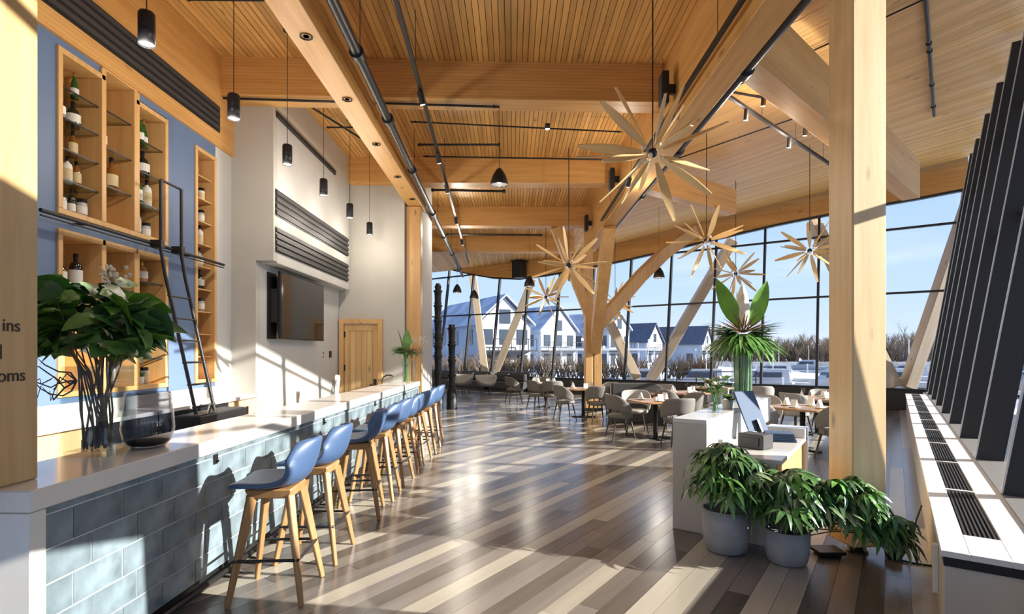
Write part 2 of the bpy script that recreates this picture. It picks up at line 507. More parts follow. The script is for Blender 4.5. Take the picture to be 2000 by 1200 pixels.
f.grid([[p + U1 * 0.0 - Z * 0.05 for p in lo[0]], [p + Z * 0.015 - U1 * 0.004 for p in lo[0]]], False)
f.grid([[p - Z * 0.05 for p in lo[1]], [p - Z * 0.05 for p in lo[0]]], False)
f.build('edge_strip', 'dark_frame', fa)

# ================================================================== SIDE WALL (fins and glass along U1)
F0 = V(3.91, 4.28, 0)
FB = 0.60
HEAD = 7.15
def fin(s, z, off=0): return F0 + U1 * s + U2 * (LEAN * (z - FB) + off) + Z * z
win2 = struct('window_2')
FS = [1.745 * k for k in range(-9, 8)] + [13.45]
for s in FS:
    zt = HEAD - 0.05
    b = MB()
    b.hexa([fin(s - .03, .56), fin(s - .03, .56, .22), fin(s + .03, .56, .22), fin(s + .03, .56), fin(s - .03, zt), fin(s - .03, zt, .22), fin(s + .03, zt, .22), fin(s + .03, zt)])
    fo = b.build('mullion', 'dark_frame', win2)
    if s > -2:
        e_ = MB().hexa([fin(s - .034, FB, -.012), fin(s - .034, FB, .0), fin(s + .012, FB, .0), fin(s + .012, FB, -.012), fin(s - .034, zt, -.012), fin(s - .034, zt, 0), fin(s + .012, zt, 0), fin(s + .012, zt, -.012)])
        e_.build('mullion_edge', 'frame_edge', fo)
for a, b in zip(FS, FS[1:]):
    MB().add([fin(a, FB, .2), fin(b, FB, .2), fin(b, HEAD, .2), fin(a, HEAD, .2)], [(0, 1, 2, 3)]).build('pane', 'pane_glass', win2)
for zt in (3.45, 5.42):
    MB().bar(fin(FS[0], zt, .2), fin(FS[-1], zt, .2), 0.10, 0.06).build('transom', 'dark_frame', win2)
wr = struct('wall_right')
MB().obox(fin(FS[0] - .2, 0, 0.02), U1 * (FS[-1] - FS[0] + .4), U2 * 0.24, Z * .54).build('low_wall', 'white_paint', wr)
MB().obox(fin(FS[0] - .2, .535, -0.0), U1 * (FS[-1] - FS[0] + .4), U2 * 0.28, Z * 0.028).build('window_ledge', 'ledge_grey', wr)
# solid lintel over the entrance doors beside the camera
MB().hexa([fin(s_, z_, o_) for z_ in (2.62, 4.5) for s_, o_ in ((-5.3, .16), (-5.3, .24), (-1.77, .24), (-1.77, .16))]).build('entrance_lintel', 'dark_frame', wr)
MB().hexa([fin(s_, z_, o_) for z_ in (.56, 2.62) for s_, o_ in ((-2.22, .16), (-2.22, .24), (-1.77, .24), (-1.77, .16))]).build('entrance_side_panel', 'dark_frame', wr)

# ================================================================== CEILINGS
CZ = 5.72
ceil = struct('ceiling')
def end_y(X): # where the fascia stands
    t = (C0.x + U1.x * 0.75 - X) / 0.814
    return C0.y + U1.y * 0.55 + 0.581 * t
bw = 0.0762
n = int(6.5 / bw)
for i in range(n):
    X = -4.05 + i * bw
    y0, y1 = -2.5, end_y(X) - 0.05
    b = MB().box(0.004, bw - 0.004, y0, y1, R.uniform(0, 0.010), 0.05)
    b.v = [(p[0], p[1], p[2]) for p in b.v]
    b.build('ceiling_board', 'ceiling_board', ceil, loc=(X, 0, CZ))
MB().prism([(-6.2, -2.6, 0), (2.42, -2.6, 0), (2.42, end_y(2.42), 0), (-6.2, end_y(-6.2), 0)], (0, 0, 0.25)).build('roof_deck', 'black_metal', ceil, loc=(0, 0, CZ + 0.045))
ceil2 = struct('ceiling_side')
PW = U2.dot(F0) + LEAN * (HEAD - FB) + 0.25
Yg = 1.0; dY = 0.125 / 0.814
GX = 2.40
deck = []
while Yg < 22.7:
    p0 = V(GX, Yg, CZ + 0.03)
    m = PW - U2.dot(p0)
    p0.z = max(p0.z, HEAD + .10 - .24 * m)
    if m > 0.6:
        p1 = p0 + U2 * m + Z * (HEAD + 0.10 - p0.z)
        d = (p1 - p0)
        L_ = d.length
        b = MB().box(-0.059, 0.059, 0, L_, R.uniform(0, 0.006), 0.045)
        o = b.build('ceiling_board', 'ceiling_board_side', ceil2)
        yv = d.normalized(); xv = U1.copy(); zv = yv.cross(xv) * -1
        xv = yv.cross(zv).normalized(); zv = xv.cross(yv)
        mt = Matrix((xv, yv, zv)).transposed().to_4x4(); mt.translation = p0
        if zv.z < 0:
            mt = Matrix((-xv, yv, -zv)).transposed().to_4x4(); mt.translation = p0
        o.matrix_basis = mt
        deck.append((p0 + Z * 0.16, p1 + Z * 0.16 + U2 * 0.5 + Z * 0.05))
    Yg += dY
f = MB()
f.grid([[a, b] for a, b in deck[::2] + [deck[-1]]], False)
f.grid([[a + Z * .2, b + Z * .2] for a, b in deck[::2] + [deck[-1]]], False)
f.build('roof_deck', 'black_metal', ceil2)
# unseen roof eaves past the glass, depth and near end shaped to cut the sun
OH = 3.9
MB().obox(F0 + U1 * -1.2 + U2 * (LEAN * (HEAD - FB) + 0.26) + Z * (HEAD + 0.15), U1 * 21, U2 * OH, Z * 0.3).build('eaves', 'white_paint', ceil2)

# ================================================================== LEFT SIDE: bar wall, plaster walls
XW = -4.0
# blue wall with niches: holes in the (Y,Z) plane
NICHES = [  # y0, y1, z0, z1, shelves, name
    (4.77, 5.22, 2.97, 4.35, 4, 'left upper niche'),
    (5.28, 5.67, 2.97, 4.46, 3, 'middle upper niche'),
    (5.75, 6.18, 2.97, 4.33, 3, 'right upper niche'),
    (4.77, 5.22, 1.34, 2.74, 2, 'left lower niche'),
    (5.28, 5.67, 1.34, 2.74, 3, 'middle lower niche'),
    (5.75, 6.18, 1.34, 2.74, 4, 'right lower niche'),
    (6.82, 7.20, 1.34, 4.26, 9, 'tall narrow niche'),
]
FRAMES = [(4.72, 6.23, 2.92, 4.40), (4.72, 6.23, 1.29, 2.79), (6.77, 7.25, 1.29, 4.31)]
ws = struct('wall_left')
TOPW = 4.47
ys = sorted({-3.0, 4.72, 6.23, 6.77, 7.25, 7.66})
b = MB()
b.box(XW - .05, XW, -3.0, 4.72, 0, TOPW); b.box(XW - .05, XW, 6.23, 6.77, 0, TOPW)
b.box(XW - .05, XW, 4.72, 6.23, 0, 1.29); b.box(XW - .05, XW, 4.72, 6.23, 2.79, 2.92); b.box(XW - .05, XW, 4.72, 5.24, 4.40, TOPW); b.box(XW - .05, XW, 5.70, 6.23, 4.40, TOPW)
b.box(XW - .05, XW, 6.77, 7.25, 0, 1.29); b.box(XW - .05, XW, 6.77, 7.25, 4.31, TOPW)
b.build('painted_panel', 'blue_paint', ws)
MB().box(XW - .6, XW - .55, -3, 7.7, 0, 5.9).build('wall_back', 'plaster', ws)
MB().box(XW - .6, XW, 7.25, 7.66, 0, TOPW + .1).build('plaster_end', 'plaster', ws)
# timber niches, each built as an open box
ND = 0.34
shelf_z = {}
cab = []
for ci, (y0, y1, z0, z1) in enumerate(FRAMES):
    lab = ['honey wood shelving recess, upper one of the triple pair in the blue wall', 'honey wood shelving recess, lower one of the triple pair in the blue wall', 'tall narrow honey wood shelving recess right of the ladder'][ci]
    t = thing('wall_shelving', lab, 'shelving', (XW, (y0 + y1) / 2, z0))
    ox, oy, oz = XW, (y0 + y1) / 2, z0
    cab.append(t)
    ns = [n_ for n_ in NICHES if y0 < n_[0] < y1 and n_[2] > z0 - 0.01 and n_[3] < z1 + .12]
    def lb(x0, x1, a0, a1, c0, c1): return MB().box(x0 - ox, x1 - ox, a0 - oy, a1 - oy, c0 - oz, c1 - oz)
    lb(XW - ND - .02, XW - ND, y0, y1, z0, z1 + (.11 if ci == 0 else 0)).build('back_panel', 'niche_wood', t)
    lb(XW - ND, XW + .02, y0, y1, z0, z0 + .05).build('bottom_board', 'niche_wood', t, .004)
    for n_ in ns:
        lb(XW - ND, XW + .02, n_[0] - .05, n_[1] + .05, n_[3], n_[3] + .05).build('top_board', 'niche_wood', t, .004)
    lb(XW - ND, XW + .02, y0, y0 + .05, z0 + .05, ns[0][3]).build('side_board', 'niche_wood', t, .004)
    lb(XW - ND, XW + .02, y1 - .05, y1, z0 + .05, ns[-1][3]).build('side_board', 'niche_wood', t, .004)
    for a, c in zip(ns, ns[1:]):
        lb(XW - ND, XW + .02, a[1], c[0], z0 + .05, max(a[3], c[3])).build('upright', 'niche_wood', t, .004)
    for n_ in ns:
        zs = [n_[2] + .0]
        for k in range(1, n_[4] + 1):
            zz = n_[2] + (n_[3] - n_[2]) * k / (n_[4] + 1)
            zs.append(zz + .006)
            sh_ = lb(XW - ND + .005, XW - .02, n_[0], n_[1], zz - .006, zz + .006).build('glass_shelf' if n_[5] != 'tall narrow niche' else 'wood_shelf', 'shelf_glass' if n_[5] != 'tall narrow niche' else 'niche_wood', t)
            if n_[5] != 'tall narrow niche': lb(XW - .02, XW - .014, n_[0], n_[1], zz - .007, zz + .007).build('front_edge', 'dark_frame', sh_)
        shelf_z[n_[5]] = (n_, zs)
# timber header over the niches with the long black air slot
hd = struct('trim_2')
MB().box(XW - .3, XW + .035, -3, 7.66, TOPW, CZ).build('header_board', 'fir_y', hd)
sv = thing('slot_diffuser', 'long black linear air slot in the timber header over the bar wall', 'vent', (XW + .035, 4.0, 4.66))
MB().box(0, .012, -4, 3.28, 0, .35).build('frame', 'black_metal', sv)
for k in range(4):
    MB().box(.012, .026, -4, 3.26, .03 + k * .085, .075 + k * .085).build('louvre', 'grille_dark', sv)
# plaster walls beside the television, and the door wall
w2 = struct('wall_back_bar')
MB().box(-5.2, -3.40, 7.66, 7.78, 3.0, CZ).box(-4.6, -3.65, 7.66, 7.78, 0, 3.0).build('plaster_return', 'plaster_warm', w2)
MB().box(-4.6, -3.65, 7.78, 11.32, 0, 3.0).build('plaster_face', 'plaster', w2)
MB().box(-4.6, -3.40, 7.78, 11.22, 2.98, CZ).build('bulkhead', 'plaster', w2, .005)
w3 = struct('wall_door')
MB().box(-2.72, -2.27, 11.34, 11.45, 0, CZ).box(-3.65, -2.72, 11.34, 11.45, 2.38, CZ).build('plaster_face', 'plaster_warm', w3)
MB().box(-2.45, -1.98, 11.75, 13.3, 0, CZ).build('wall_end', 'plaster', w3)
MB().box(-6, -2.45, 13.2, 13.3, 0, CZ).box(-6.1, -6.0, 13.2, 27, 0, CZ + .3).build('hidden_side', 'plaster', w3)
# grilles in the bulkhead
def linear_grille(y0, y1, z0, z1, label, nb):
    t = thing('air_grille', label, 'vent', (-3.398, (y0 + y1) / 2, z0))
    h = z1 - z0; a, b_ = y0 - (y0 + y1) / 2, y1 - (y0 + y1) / 2
    MB().box(.0, .010, a, b_, 0, h).build('backing', 'black_metal', t)
    for k in range(nb):
        MB().box(.006, .028, a, b_, h * (k + .2) / nb, h * (k + .8) / nb).build('slat', 'grille_dark', t)
linear_grille(7.72, 11.1, 3.66, 4.04, 'charcoal linear air grille, upper one of the pair above the television', 4)
linear_grille(7.72, 11.1, 3.14, 3.50, 'charcoal linear air grille, lower one of the pair above the television', 4)
linear_grille(7.74, 10.3, 5.08, 5.17, 'slim black air slot at the top of the white bulkhead', 2)
# door
d = struct('door_1')
MB().box(-3.62, -3.53, 11.24, 11.34, 0, 2.38).box(-2.81, -2.72, 11.24, 11.34, 0, 2.38).box(-3.53, -2.81, 11.24, 11.34, 2.28, 2.38).build('door_frame', 'fir_z', d, .004)
for k in range(6):
    w = .70 / 6
    MB().box(0, w - .004, 0, .03, 0, 2.26).build('door_board', 'door_wood', d, .002, loc=(-3.52 + k * w, 11.31, .01))
MB().box(-3.52, -3.44, 11.295, 11.31, .01, 2.27).box(-2.90, -2.82, 11.295, 11.31, .01, 2.27).box(-3.44, -2.90, 11.295, 11.31, 2.14, 2.27).build('door_rail', 'door_wood', d)
MB().tube([(-2.88, 11.29, 1.0), (-2.88, 11.23, 1.0), (-2.98, 11.23, 1.0)], .012).box(-2.91, -2.85, 11.285, 11.295, .88, 1.12).build('door_handle', 'black_metal', d)
for z_ in (.4, 1.3, 2.0): MB().box(-3.535, -3.50, 11.28, 11.296, z_, z_ + .12).build('hinge', 'black_metal', d)

# ================================================================== TIMBER FRAME
def beam(p, q, w, h, label, mat='fir_x', name='timber_beam', up=Z):
    p, q = Vector(p), Vector(q)
    c = (p + q) / 2
    b = MB().bar((0 if False else -(q - p).length / 2, 0, 0), ((q - p).length / 2, 0, 0), w, h)
    o = b.build(name, mat, None, .006)
    d_ = (q - p).normalized()
    yv = Vector(up).cross(d_).normalized(); zv = d_.cross(yv)
    mt = Matrix((d_, yv, zv)).transposed().to_4x4(); mt.translation = c
    o.matrix_basis = mt
    return tag(o, label, 'beam')
BB, BT = 5.20, 5.73
TB = [(7.50, 'first'), (11.32, 'second'), (15.1, 'third'), (19.0, 'fourth')]
for i, (y, nm) in enumerate(TB):
    x0 = -3.99 if i == 0 else (-3.40 if i == 1 else -1.98 if y < 14 else -5.9)
    h = BT - BB
    beam((x0, y, BB + h / 2), (2.18, y + .22 * (0 if i else 1), BB + h / 2), .36, h, f'{nm} honey fir cross beam counted from the near end of the bar' if i != 3 else 'fourth and farthest honey fir cross beam, near the far glass')
gl = beam((-2.0, -2.4, 5.06), (-2.08, 12.0, 5.06), .31, .50, 'long fir girder above the bar with small downlights in its underside', 'fir_x')
gr = beam((2.31, 3.2, 5.62), (2.33, 16.2, 5.62), .32, 1.84, 'deep fir girder running from the near right to the forked column', 'fir_x')
beam(V(2.48, 6.28, 5.62), V(9.05, 12.2, 5.58), .34, .85, 'pale fir roof beam slanting behind the big near column', 'fir_x')
beam(V(2.5, 11.4, 5.5), V(5.6, 13.75, 5.5), .30, .62, 'short fir beam end sticking out right of the forked column', 'fir_x')
def column(x0, x1, y0, y1, z0, z1, label, mat='fir_z'):
    o = MB().box(x0 - (x0 + x1) / 2, x1 - (x0 + x1) / 2, y0 - (y0 + y1) / 2, y1 - (y0 + y1) / 2, 0, z1 - z0).build('timber_column', mat, None, .012, loc=((x0 + x1) / 2, (y0 + y1) / 2, z0))
    return tag(o, label, 'column')
column(-2.26, -1.95, 11.46, 11.74, 0, 4.80, 'fir column at the far end of the bar beside the door')
# the near column on its steel shoe
nc = thing('timber_column', 'big pale fir column in the right foreground standing on a black steel shoe', 'column', (2.93, 4.57, 0), radians(5))
MB().box(-.15, .15, -.15, .15, .085, 6.1).build('post', 'pale_fir_z', nc, .012)
MB().lathe([(.085, 0), (.085, .015), (.07, .02), (.07, .085)], n=24).build('base_shoe', 'black_metal', nc)
# the left foreground post, printed
lp = thing('timber_column', 'pale fir post at the left edge with dark printed lettering', 'column', (-2.55, 2.36, 0))
MB().box(-.2, .2, -.33, .31, 1.071, 6).build('post', 'post_fir_z', lp, .008)
def text(body, size, loc, rot, mat, parent, name='lettering', ext=.002, align='RIGHT'):
    cu = bpy.data.curves.new(name, 'FONT'); cu.body = body; cu.size = size; cu.extrude = ext; cu.align_x = align
    tmp = bpy.data.objects.new(name, cu); COL.objects.link(tmp)
    dg = bpy.context.evaluated_depsgraph_get()
    me = bpy.data.meshes.new_from_object(tmp.evaluated_get(dg))
    bpy.data.objects.remove(tmp)
    me.materials.clear(); me.materials.append(M[mat])
    o = bpy.data.objects.new(name, me); COL.objects.link(o); o.parent = parent
    o.location = loc; o.rotation_euler = rot
    return o
text('ins', .085, (.2015, .21, 1.795), (pi / 2, 0, pi / 2), 'ink', lp)
text('l', .10, (.2015, .12, 1.665), (pi / 2, 0, pi / 2), 'ink', lp)
text('oms', .085, (.2015, .237, 1.56), (pi / 2, 0, pi / 2), 'ink', lp)

# ================================================================== THE BAR
BAR0 = V(-2.17, 2.42, 0); BRZ = -0.024
bar = thing('bar_counter', 'long bar with white stone top and blue grey tiled front', 'bar', BAR0, BRZ)
BL = 9.0
MB().box(-.56, 0, 0, BL, .97, 1.07).build('countertop', 'white_stone', bar, .006)
MB().box(-.56, 0, 0, .085, 0, .968).build('end_panel', 'white_stone', bar, .004)
MB().box(-.50, -.022, .085, BL, .12, .968).build('bar_body', 'grout', bar)
MB().box(-.48, -.07, .085, BL, 0, .12).build('toe_kick', 'black_metal', bar)
TW, TH = .33, .165
rows = [(.932, .968)] + [(.932 - TH * (i + 1), .932 - TH * i) for i in range(5)]
tiles = {}
for r, (z0, z1) in enumerate(rows):
    z0 = max(z0, .12)
    y = .088 - (TW / 2 if r % 2 else TW * .16)
    while y < BL:
        a, c = max(y, .088), min(y + TW, BL)
        if c - a > .02:
            key = (round(c - a, 3), round(z1 - z0, 3))
            if key not in tiles:
                m_ = MB().box(0, .016, .004, c - a - .004, .004, z1 - z0 - .004).mesh('tile'); m_.materials.append(M['tile']); tiles[key] = m_
            o = put('tile', tiles[key], bar, Matrix.Translation((-.033 + R.uniform(-.0015, .0015), a, z0)))
        y += TW
for i, y in enumerate((1.45, 3.55, 5.6, 7.6)):
    MB().box(-.018, -.008, y, y + .05, .885, .955).box(-.008, .012, y + .02, y + .03, .90, .915).build('bag_hook', 'black_metal', bar)
MB().tube([(-.01, .6, .06), (-.01, 3.0, .055), (-.01, 6, .06), (-.01, 8.9, .06)], .022).build('foot_rail', 'black_metal', bar)

# ------------------------------------------------------------------ stools
def sgrid(rows): return rows
def make_stool():
    t = thing('bar_stool', '', 'stool')
    # bucket seat: rows run from the front lip back and up, the front looks to -X
    prof = [(-.26, .775, .21, .010), (-.22, .792, .235, .018), (-.10, .785, .25, .022), (.04, .775, .255, .035), (.14, .785, .255, .075), (.205, .835, .25, .11), (.245, .92, .235, .10), (.27, 1.01, .21, .075), (.285, 1.075, .17, .05), (.29, 1.10, .12, .03)]
    rows = []
    for x, z, w, lift in prof:
        r = []
        for j in range(9):
            u = -1 + j / 4
            up = lift * abs(u) ** 2.4
            fw = (abs(u) ** 2.2) * (0.0 if z < .80 else .13 * min(1, (z - .78) / .12))
            lz = up * (1 if z < .85 else .35) - (abs(u) ** 3) * (.04 if z > 1.0 else 0)
            r.append(V(x - fw, u * w, z + lz))
        rows.append(r)
    o = MB().grid(rows).build('seat_shell', 'stool_shell', t)
    solid(o, .042, 1)
    MB().hexa([(-.14, -.14, .695), (.14, -.14, .695), (.14, .14, .695), (-.14, .14, .695), (-.17, -.16, .765), (.15, -.16, .765), (.15, .16, .765), (-.17, .16, .765)]).build('apron', 'stool_wood', t, .01)
    for sx in (-1, 1):
        for sy in (-1, 1):
            MB().bar((sx * .125, sy * .125, .72), (sx * .24, sy * .24, 0.0), .062, .048, up=(sx, -sy, 0), w2=.034, h2=.030).build('leg', 'stool_wood', t, .006)
    ring = []
    h = .30; f = .125 + (.24 - .125) * (.72 - h) / .72 + .018
    pts = [(-f, -f, h), (f, -f, h), (f, f, h), (-f, f, h), (-f, -f, h)]
    fine = []
    for a, b_ in zip(pts, pts[1:]):
        for k in range(6): fine.append(Vector(a).lerp(Vector(b_), k / 6))
    fine = [V(max(-f + .0, min(f, p.x)), p.y, p.z) for p in fine] + [V(*pts[0])]
    MB().tube(fine, .011, 6).build('footrest', 'black_metal', t)
    return t
SY = [3.80, 4.50, 5.62, 6.30, 6.98, 7.66, 8.36, 9.06, 9.76]
ords = ['nearest', 'second', 'third', 'fourth', 'fifth', 'sixth', 'seventh', 'eighth', 'ninth and farthest']
st0 = make_stool()
for i, y in enumerate(SY):
    lab = 'blue bucket seat bar stool on splayed wooden legs, nearest to the camera' if i == 0 else f'blue bucket seat bar stool on wooden legs, {ords[i]} along the bar'
    loc = (-1.655 + .024 * (y - 3.8), y, 0)
    if i == 0:
        st0.location = loc; st0['label'] = lab; st0['group'] = 'blue stools along the bar'; st0.rotation_euler = (0, 0, .06)
    else: dup(st0, loc, R.uniform(-.14, .14), lab)

# ------------------------------------------------------------------ back bar under the niches
bb = thing('back_counter', 'white stone back counter and splash along the blue wall', 'counter', (XW + .004, 2.5, 0))
MB().box(.0, .42, -2, 5.16, 1.06, 1.10).build('worktop', 'white_stone', bb, .004)
MB().box(.0, .02, -2, 5.16, 1.10, 1.235).build('backsplash', 'white_stone', bb)
def cabinet(y0, y1, label, mat, nd, handle=True):
    t = thing('base_cabinet', label, 'cabinet', (XW, y0, 0))
    w = y1 - y0
    MB().box(.01, .38, 0, w, .08, 1.058).box(.03, .34, .01, w - .01, 0, .08).build('carcass', mat, t)
    for k in range(nd):
        a = w * k / nd
        dr = MB().box(.38, .40, a + .006, a + w / nd - .006, .10, 1.045).build('door', mat, t, .003)
        if handle:
            hy = a + (w / nd - .05 if k % 2 == 0 else .05)
            MB().box(.40, .425, hy - .009, hy + .009, .80, .96).build('handle', 'black_metal', dr)
    return t
cabinet(6.84, 7.64, 'pale wood base cabinet with two black handles at the right end of the back counter', 'cabinet_wood', 2)
cabinet(2.9, 4.55, 'pale wood base cabinet at the left end of the back counter', 'cabinet_wood', 3)
cl = thing('bottle_cooler', 'black steel back bar cooler under the shelving between the wooden cabinets', 'cooler', (XW, 4.58, 0))
MB().box(.01, .40, 0, 2.24, .05, 1.057).build('casing', 'black_metal', cl, .005)
for k in range(3):
    dr = MB().box(.40, .425, k * .745 + .02, k * .745 + .73, .10, .99).build('door', 'screen', cl, .004)
    MB().box(.425, .45, k * .745 + .05, k * .745 + .08, .5, .95).build('handle', 'chrome', dr)
ice = thing('ice_well', 'black steel speed rail and ice well under the ladder foot', 'ice well', (-3.55, 5.6, 0))
MB().box(0, .30, 0, 1.0, .55, 1.02).build('basin', 'black_metal', ice, .008)
MB().box(.03, .27, .03, .97, 1.02, 1.028).build('lid', 'grille_dark', ice)
for y in (.04, .92):
    MB().box(.02, .06, y, y + .04, 0, .55).box(.24, .28, y, y + .04, 0, .55).build('leg', 'chrome', ice)
MB().tube([(.28, .2, 1.03), (.31, .2, 1.12), (.34, .12, 1.15), (.37, 0, 1.05)], .008).build('tap', 'chrome', ice)

# ladder and its rail
rl = tag(MB().tube([(-3.86, 4.4, 2.86), (-3.86, 7.2, 2.86)], .018).tube([(-3.86, 4.9, 2.86), (-4.0, 4.9, 2.86)], .012).tube([(-3.86, 6.5, 2.86), (-4.0, 6.5, 2.86)], .012).tube([(-3.86, 4.4, 2.82), (-3.86, 7.2, 2.82)], .008).build('ladder_rail', 'black_metal'), 'black steel ladder rail across the blue wall between the two shelving recesses', 'rail')
ld = thing('library_ladder', 'black steel ladder hooked on the rail in front of the shelves', 'ladder', (-3.80, 5.97, 0))
for y in (-.18, .18):
    MB().tube([(.02, y, 3.55), (.02, y, 2.80), (.06, y, 2.55), (.62, y, 0.02)], .019, 8).build('stile', 'black_metal', ld)
for z_ in (2.30, 2.06, 1.82, 1.58, 1.34, 1.10, .8, .5, .25):
    x_ = .06 + (2.55 - z_) * .56 / 2.53
    MB().tube([(x_, -.21, z_), (x_, .21, z_)], .012, 6).build('rung', 'black_metal', ld)
MB().tube([(.02, -.18, 3.55), (.02, .18, 3.55)], .014, 6).build('top_bar', 'black_metal', ld)
for y in (-.18, .18): MB().box(-.08, .04, y - .03, y + .03, 2.82, 2.90).build('hook', 'black_metal', ld)

# ------------------------------------------------------------------ bottles
plain('glass_dark', (0.012, 0.014, 0.010), 0.08, spec=0.7)
plain('glass_amber', (0.23, 0.085, 0.015), 0.08, spec=0.7)
plain('glass_green', (0.018, 0.085, 0.018), 0.08, spec=0.7)
plain('glass_pale', (0.42, 0.45, 0.44), 0.08, spec=0.7)
plain('glass_rose', (0.45, 0.20, 0.06), 0.1, spec=0.7)
plain('label_white', (0.72, 0.70, 0.64), 0.7)
plain('label_cream', (0.62, 0.50, 0.28), 0.7)
plain('cap_gold', (0.55, 0.36, 0.10), 0.35, 0.7)
BT_ = {
 'wine': ([(.0001, 0), (.037, .002), (.038, .19), (.030, .225), (.014, .25), (.0135, .30)], (.05, .14), .32),
 'champagne': ([(.0001, 0), (.042, .002), (.043, .15), (.035, .20), (.018, .26), (.0145, .31)], (.05, .13), .33),
 'flask': ([(.0001, 0), (.045, .003), (.055, .05), (.053, .12), (.035, .165), (.015, .18), (.014, .22)], (.05, .12), .235),
 'spirit': ([(.0001, 0), (.042, .002), (.042, .17), (.034, .20), (.015, .215), (.014, .255)], (.05, .15), .275),
 'jar': ([(.0001, 0), (.036, .002), (.036, .11), (.030, .12), (.030, .125)], (.03, .09), .145),
 'magnum': ([(.0001, 0), (.062, .003), (.066, .20), (.052, .255), (.020, .285), (.019, .36)], (.06, .19), .39),
}
bcache = {}
def bottle(kind, col, lab, loc, label, cap='black_metal', sc=1.0, group=None):
    t = thing('bottle', label, 'bottle', loc, R.uniform(-.5, .5), group)
    t.scale = (sc,) * 3
    prof, (la, lb), ht = BT_[kind]
    for part, mat in (('body', col), ('label', lab), ('cap', cap)):
        k = (kind, part, mat)
        if k not in bcache:
            if part == 'body': m_ = MB().lathe(prof, n=14)
            elif part == 'label':
                rr = max(r for r, z in prof) + .0012
                m_ = MB().grid([[V(rr * cos(a * .5 - 1.9), rr * sin(a * .5 - 1.9), z) for a in range(8)] for z in (la, lb)])
            else: m_ = MB().lathe([(prof[-1][0] + .003, prof[-1][1] - .03), (prof[-1][0] + .003, ht), (.0001, ht)], n=10)
            me = m_.mesh(part); me.materials.append(M[mat]); bcache[k] = me
        put(part, bcache[k], t)
    return t
SHN = {0: 'lowest', 1: 'second', 2: 'third', 3: 'fourth', 4: 'fifth', 5: 'sixth', 6: 'seventh', 7: 'eighth', 8: 'ninth', 9: 'tenth'}
PLAN = {
 'left upper niche': {4: 'cg cg', 3: 'fd fd', 2: 'jp sa', 1: 'sw sw sa', 0: 'wd jp wd jp'},
 'middle upper niche': {3: 'cp', 2: 'fg', 1: 'jw ma', 0: ''},
 'right upper niche': {3: 'cg cg cg', 2: 'sp fd', 1: 'wp sg sw', 0: 'jp sp jp'},
 'left lower niche': {2: 'fd sd', 1: 'jp'},
 'middle lower niche': {3: 'jw', 0: 'jw sp'},
 'right lower niche': {4: 'wd fr', 3: 'sd', 2: 'jp jw', 0: 'jp jw'},
 'tall narrow niche': {9: 'fp', 8: 'fa jw', 7: 'jw jp', 6: 'sd sw', 5: 'jw fp', 4: 'sd fd', 3: 'jw jp', 2: 'jp'},
}
KD = {'c': ('champagne', 'champagne bottle'), 'f': ('flask', 'round flask'), 's': ('spirit', 'spirit bottle'), 'w': ('wine', 'wine bottle'), 'j': ('jar', 'small squat jar'), 'm': ('magnum', 'magnum bottle')}
CD = {'g': ('glass_green', 'label_white', 'green'), 'd': ('glass_dark', 'label_white', 'dark'), 'a': ('glass_amber', 'label_cream', 'amber'), 'p': ('glass_pale', 'label_white', 'clear'), 'w': ('label_white', 'label_cream', 'white'), 'r': ('glass_rose', 'label_white', 'rose')}
for nm, sh in PLAN.items():
    (y0, y1, z0, z1, ns, _), zs = shelf_z[nm]
    if nm == 'left upper niche': xoff = -.12
    else: xoff = -.14
    for k, items in sh.items():
        items = items.split()
        for j, it in enumerate(items):
            kd, kn = KD[it[0]]; cb, clb, cn = CD[it[1]]
            cap = 'cap_gold' if it in ('cg', 'fr') else 'black_metal'
            y = y0 + (y1 - y0) * ((j + .5) / max(len(items), 2) * (.86 if nm != 'tall narrow niche' else 1)) + .02
            gap = (z1 - z0) / (ns + 1) - .02
            ht = BT_[kd][2]
            pos = '' if len(items) == 1 else f', {["first", "second", "third", "fourth"][j]} from left'
            zb = zs[k] if k else z0 + .0
            bottle(kd, cb, clb, (XW + xoff + R.uniform(-.03, .02), y, zb + .001), f'{cn} {kn} on the {SHN[k]} shelf up, {nm}{pos}', cap, min(1.25, gap / ht))
# little plant and blossom in the lower niches
pp = thing('potted_herb', 'tiny green herb in a white pot, bottom of right lower niche', 'plant', (XW - .12, 5.96, 1.341))
MB().lathe([(.03, 0), (.04, .08), (.034, .08), (.03, .07), (.0001, .07)], n=12).build('pot', 'label_white', pp)

# ------------------------------------------------------------------ leaves
def leaf_mesh(name, L, W, mat, curl=.35, fold=.2, n=6, shape=.9, lobes=0):
    rows = []
    for i in range(n + 1):
        u = i / n
        w = W * (sin(pi * u ** shape) ** .8 if 0 < u < 1 else .02) * (1 + (lobes * (1 if i % 2 else -1) if 0 < i < n else 0))
        x = L * u; z = -curl * L * u * u
        rows.append([V(x - (.12 * w if lobes and i % 2 else 0), -w / 2, z + fold * w / 2), V(x, 0, z), V(x - (.12 * w if lobes and i % 2 else 0), w / 2, z + fold * w / 2)])
    me = MB().grid(rows).mesh(name); me.materials.append(M[mat]); return me
def palm_mesh(name, L, W, mat, k=7, spread=2.4, droop=.5):
    b = MB()
    for i in range(k):
        a = -spread + 2 * spread * i / (k - 1)
        l = L * (1 - .25 * abs(a) / spread)
        rows = []
        for j in range(5):
            u = j / 4
            w = W * (sin(pi * (.08 + .9 * u)) ** .9)
            x = l * u; z = -droop * l * u * u
            rows.append([V(x * cos(a) + w / 2 * sin(a), x * sin(a) - w / 2 * cos(a), z + .1 * w), V(x * cos(a), x * sin(a), z), V(x * cos(a) - w / 2 * sin(a), x * sin(a) + w / 2 * cos(a), z + .1 * w)])
        b.grid(rows)
    me = b.mesh(name); me.materials.append(M[mat]); return me
